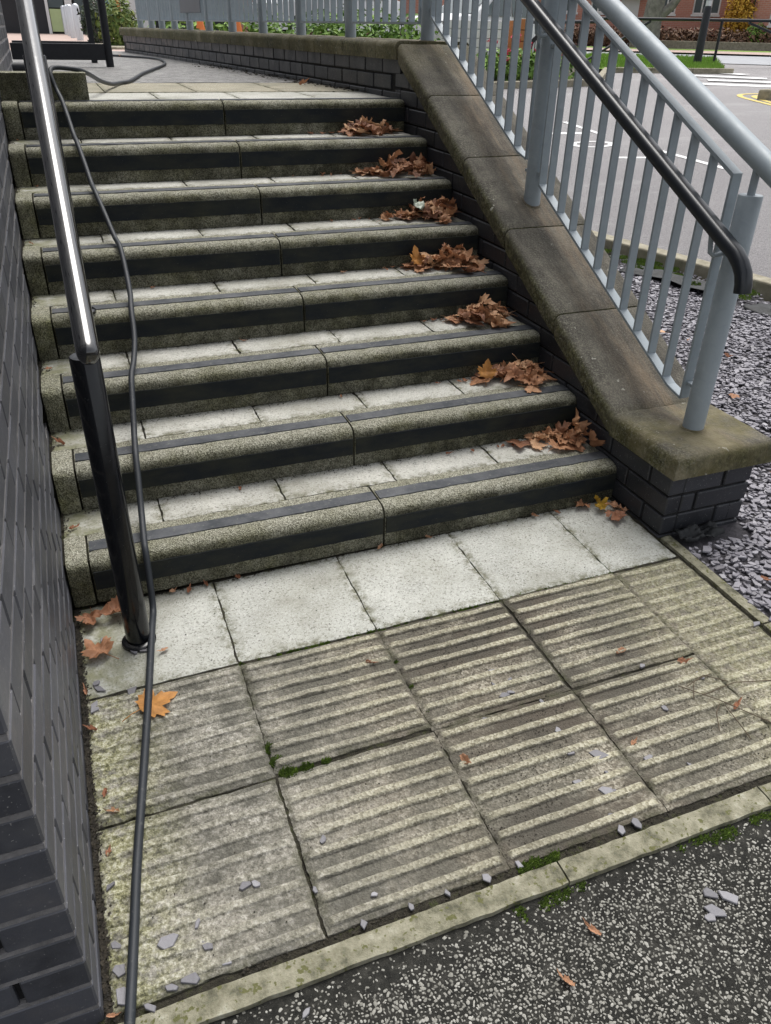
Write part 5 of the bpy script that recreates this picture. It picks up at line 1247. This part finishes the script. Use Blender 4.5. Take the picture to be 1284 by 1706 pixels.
# leaves singled out by their look
def one(me_args, x, y, z, s, r, label, tilt=(0, 0), seed=0): leaf(leaf_mesh('leaf', *me_args, seed), x, y, z, s, r, label, None, tilt)
one((0.12, 0.02, 0.25, 'leaf_o'), 0.383, -0.468, pz(.38, -.468) + 0.007, 0.098, math.radians(-72), 'flat bright orange maple leaf lying under the cable on the ribbed paving', (0, 0), 3)
one((0.5, 0.3, 0.9, 'leaf'), 0.272, -0.225, pz(.27, -.23) + 0.008, 0.085, 0.6, 'large rust-brown maple leaf on the paving between the wall and the black post', (0, 0), 8)
one((0.9, 0.5, 1.2, 'leaf'), 0.335, -0.075, pz(.3, -.1) + 0.008, 0.078, 1.9, 'curled rusty leaf at the foot of the lowest end block', (0.2, 0), 9)
one((0.6, 0.4, 1.2, 'leaf'), 0.258, -0.075, pz(.26, -.1) + 0.006, 0.072, 3.0, 'dark brown leaf in the corner below the lowest end block', (0.1, 0), 10)
one((0.4, 0.3, 0.7, 'leaf_o'), 1.775, 4 * T - 0.06, 4 * R + 0.04, 0.085, 0.3, 'golden brown leaf standing at the left end of the heap on the fourth step', (1.0, 0.2), 12)
one((0.5, 0.2, 0.6, 'leaf_r'), 2.03, 3 * T - 0.10, 3 * R + 0.03, 0.08, 1.2, 'orange-red leaf on top of the heap on the third step', (0.3, 0.1), 14)
one((0.4, 0.6, 0.5, 'leaf_o'), 1.825, 2 * T - 0.07, 2 * R + 0.04, 0.075, -0.4, 'tan folded leaf standing at the left of the heap on the second step', (1.0, 0.1), 16)
one((1.0, 0.6, 1.3, 'leaf'), 2.03, T - 0.09, R + 0.06, 0.10, 0.4, 'large crumpled brown leaf standing against the wall on the lowest step', (1.0, 0.3), 18)
one((1.1, 0.6, 1.2, 'leaf'), 2.06, T - 0.17, R + 0.03, 0.095, 2.0, 'crumpled brown leaf by the front edge of the lowest step at the wall', (0.8, -0.3), 19)
one((0.8, 0.7, 1.3, 'leaf_y'), 2.005, -0.055, pz(2, -.05) + 0.012, 0.062, 0.4, 'yellow crumpled leaf at the foot of the steps beside the pier', (0.5, 0), 21)
one((0.6, 0.3, 0.9, 'leaf_r'), 2.065, -0.085, pz(2, -.1) + 0.012, 0.075, 1.4, 'rust leaf on the pale slab next to the yellow leaf', (0.3, 0.2), 22)
one((0.5, 0.3, 0.9, 'leaf_r'), 2.03, -0.125, pz(2, -.1) + 0.008, 0.07, 2.6, 'flat rust leaf nearest the pier on the pale slab', (0.0, 0.1), 23)
one((0.4, 0.4, 1.0, 'leaf'), 1.96, -0.02, pz(2, -.02) + 0.006, 0.06, 2.0, 'small dark leaf against the lowest riser left of the yellow leaf', (0.2, 0), 24)
# small curled scraps of leaf
def scrap(px_list, lab, grp, size=(0.022, 0.034)):
    for (x, y, z) in px_list: leaf(random.choice(LR), x, y, z + 0.003, U(*size) * 1.25, U(0, 6.28), lab, grp, (U(-.2, .2), U(-.2, .2)), 'leaf_scrap')
P_ = lambda x, y: (x, y, pz(x, y) + 0.002)
sc = [(0.228, -0.36), (0.235, -0.50), (0.25, -0.70), (0.265, -0.76), (0.225, -1.19), (0.245, -0.86)]
scrap([P_(*p) for p in sc], 'small rusty curl of dead leaf between the left wall and the cable', 'leaf scraps along the left wall')
scrap([P_(*p) for p in ((0.60, -0.02), (0.50, -0.02), (0.545, -0.03), (0.70, -.015), (1.35, -.012), (1.18, -.012), (1.85, -.03), (1.76, -.02))], 'small rusty curl of dead leaf at the foot of the lowest riser', 'leaf scraps at the lowest riser')
scrap([P_(0.44, -0.27)], 'reddish scrap of leaf on the pale slab right of the black post base', None, (0.03, 0.031))
scrap([P_(0.957, -0.515)], 'pinkish scrap of leaf near the back of the ribbed paving', None, (0.03, 0.031))
scrap([P_(1.059, -0.906)], 'tan curled scrap of leaf near the middle of the ribbed paving', None, (0.04, 0.042))
scrap([P_(1.639, -0.714)], 'orange scrap of leaf in a groove at the right of the ribbed paving', None, (0.036, 0.038))
scrap([P_(1.768, -0.811)], 'rusty scrap of leaf at the corner of four ribbed slabs at right', None, (0.036, 0.038))
scrap([P_(1.796, -0.991)], 'rusty scrap of leaf beside the thin twig', None, (0.036, 0.038))
scrap([P_(1.47, -1.0)], 'small dull red scrap of leaf on the slab right of centre', None, (0.025, 0.03))
scrap([(x, y, az_(x, y)) for x, y in ((1.122, -1.356),)], 'orange scrap of leaf on the asphalt below the edging', None, (0.04, 0.042))
scrap([(x, y, az_(x, y)) for x, y in ((1.019, -1.422),)], 'rusty scrap of leaf nearest the bottom edge on the asphalt', None, (0.036, 0.038))
for k, xs_ in {1: (0.78, 1.55), 2: (1.24, 1.75), 3: (0.95,), 4: (0.66, 1.45), 5: (1.5,), 6: (0.3,), 7: (0.25, 1.6)}.items():
    scrap([(x, k * T - 0.03, k * R) for x in xs_], 'small red-brown scrap of leaf at the back of the %s step' % ords[k], 'leaf scraps on the %s step' % ords[k], (0.022, 0.03))
scrap([(XL + 0.035, k * T + 0.20, (k + 1) * R) for k in (0, 1, 2, 4)], 'rusty scrap of leaf beside the end block against the left wall', 'leaf scraps by the end blocks', (0.03, 0.045))
scrap([(1.87, 3.2, LZ + .003), (1.2, 7.6, LZ + .003)], 'red-brown leaf lying on the upper landing', 'leaves on the upper landing', (0.06, 0.08))
for _ in range(16):
    x, y = U(2.2, 3.6), U(-0.7, 1.6)
    if not in_bed(x, y): continue
    leaf(random.choice(LR + LVF), x, y, max(0, gz(x, y)) + 0.035, U(.035, .055), U(0, 6.28), 'rust-coloured dead leaf lying on the slate chippings', 'leaves on the slate bed', (U(-.2, .2), U(-.2, .2)))
# pale scrap of plastic on the fifth step heap
o = crumple('plastic_scrap', 0, 0, 0, 0.080, 0.055, 0.05, 0.4, 'paper', 'crumpled pale green plastic scrap on the leaf heap of the fifth step', 'litter', 3.0)
o.location = (1.90, 5 * T - 0.07, 5 * R + 0.045); o.rotation_euler = (0.35, 0.5, 0.5)

# ------------------------------------------------------------------ loose slates on the paving
def loose(pts, lab, grp, zf=None, size=(0.010, 0.016)):
    for (x, y, *r) in pts:
        rr = (r[0] if r else U(*size)) * 1.2; n = random.choice((4, 5, 5, 6)); vs, fs = slate_verts(0, 0, 0, rr, U(.45, .8), U(0, 6.28), U(-.1, .1), U(-.1, .1), U(.0035, .0055), n)
        o = MB().add(vs, fs).build('slate_piece', 'slate1', bevel=0.0008, seg=1); o.location = (x, y, (zf(x, y) if zf else pz(x, y)) + 0.0042)
        tag(o, lab, 'slate', grp)
loose([(0.244, -0.935, .012), (0.243, -1.065, .013), (0.246, -1.115, .014), (0.246, -1.165, .020)], 'grey slate chip between the left wall and the cable near the edging', 'slates between wall and cable')
loose([(0.335, -1.09, .020), (0.395, -1.075, .010), (0.405, -1.125, .013), (0.33, -1.178, .014), (0.365, -1.175, .018), (0.435, -1.168, .013), (0.292, -1.20, .014)], 'grey slate chip on the nearest left ribbed slab', 'slates on the nearest left slab')
loose([(0.50, -1.03, .014), (0.52, -1.035, .009)], 'one of two grey slate chips side by side on the nearest left slab', 'slate pair on the nearest left slab')
loose([(0.68, -0.985, .011), (0.63, -1.09, .008), (0.74, -1.14, .008)], 'grey slate chip on the ribbed slab second from the wall by the edging', 'slates on the second slab')
loose([(1.373, -0.999, .021), (1.329, -1.093, .019), (1.345, -1.10, .009), (1.301, -1.154, .014), (1.342, -1.188, .015), (1.30, -1.19, .013), (1.32, -0.90, .013), (1.278, -1.048, .013), (1.31, -0.97, .011), (1.29, -0.91, .009), (1.36, -1.05, .008)], 'grey slate chip on the dirty ribbed slab at the middle of the front row', 'slates on the middle front slab')
loose([(1.251, -0.746, .016), (1.27, -0.742, .011), (1.262, -0.76, .009), (1.168, -0.803, .012), (1.29, -0.70, .008), (1.26, -0.66, .014), (1.24, -0.70, .008), (1.33, -0.80, .009)], 'grey slate chip in the grooves of the back middle ribbed slab', 'slates on the middle back slab')
loose([(1.48, -1.049, .014), (1.784, -0.866, .017), (1.62, -0.93, .011), (1.56, -1.10, .009), (1.66, -0.78, .010)], 'grey slate chip on the pale ribbed slab at the right', 'slates on the right slab')
loose([(2.085, -0.75, .019)], 'pale slate chip beside the right-hand edging', None)
loose([(0.88, -1.19, .010), (0.97, -1.188, .013), (0.80, -1.19, .010), (1.05, -1.186, .011), (0.70, -1.19, .010)], 'grey slate chip in the dirt joint along the front edging', 'slates in the front joint')
loose([(0.245, -0.42, .020), (0.262, -0.36, .017), (0.285, -0.17, .014), (0.34, -0.395, .014), (0.395, -0.25, .016), (0.36, -.245, .013), (0.255, -0.335, .012)], 'dark slate chip beside the black post base near the wall', 'slates by the post base')
loose([(1.425, -1.395, .021), (1.375, -1.408, .021), (1.39, -1.375, .016), (1.355, -1.415, .013)], 'pale grey slate chip in the cluster on the asphalt at right', 'slate cluster on the asphalt', az_)
loose([(0.55, -1.30, .010), (0.34, -1.275, .012)], 'grey slate chip on the asphalt just outside the edging', 'slates outside the edging', az_)
# thin dry twigs on the right slab
tw = MB()
for pts in ([(1.70, -0.88), (1.76, -0.97), (1.84, -1.06), (1.88, -1.17)], [(1.74, -0.93), (1.84, -0.93), (1.96, -0.95)], [(1.72, -0.89), (1.78, -0.88), (1.84, -0.91)], [(1.77, -0.98), (1.75, -1.05), (1.755, -1.09)], [(1.71, -0.93), (1.74, -0.89), (1.82, -0.87)], [(1.76, -0.97), (1.72, -1.00), (1.70, -1.04)]):
    tw.tube([(x, y, pz(x, y) + 0.009 + 0.012 * math.sin(i * 1.7)) for i, (x, y) in enumerate(pts)], 0.0014, 5)
tag(tw.build('dry_twig', 'twig', smooth=True), 'thin dry branching twig on the right-hand ribbed slab', 'twig')
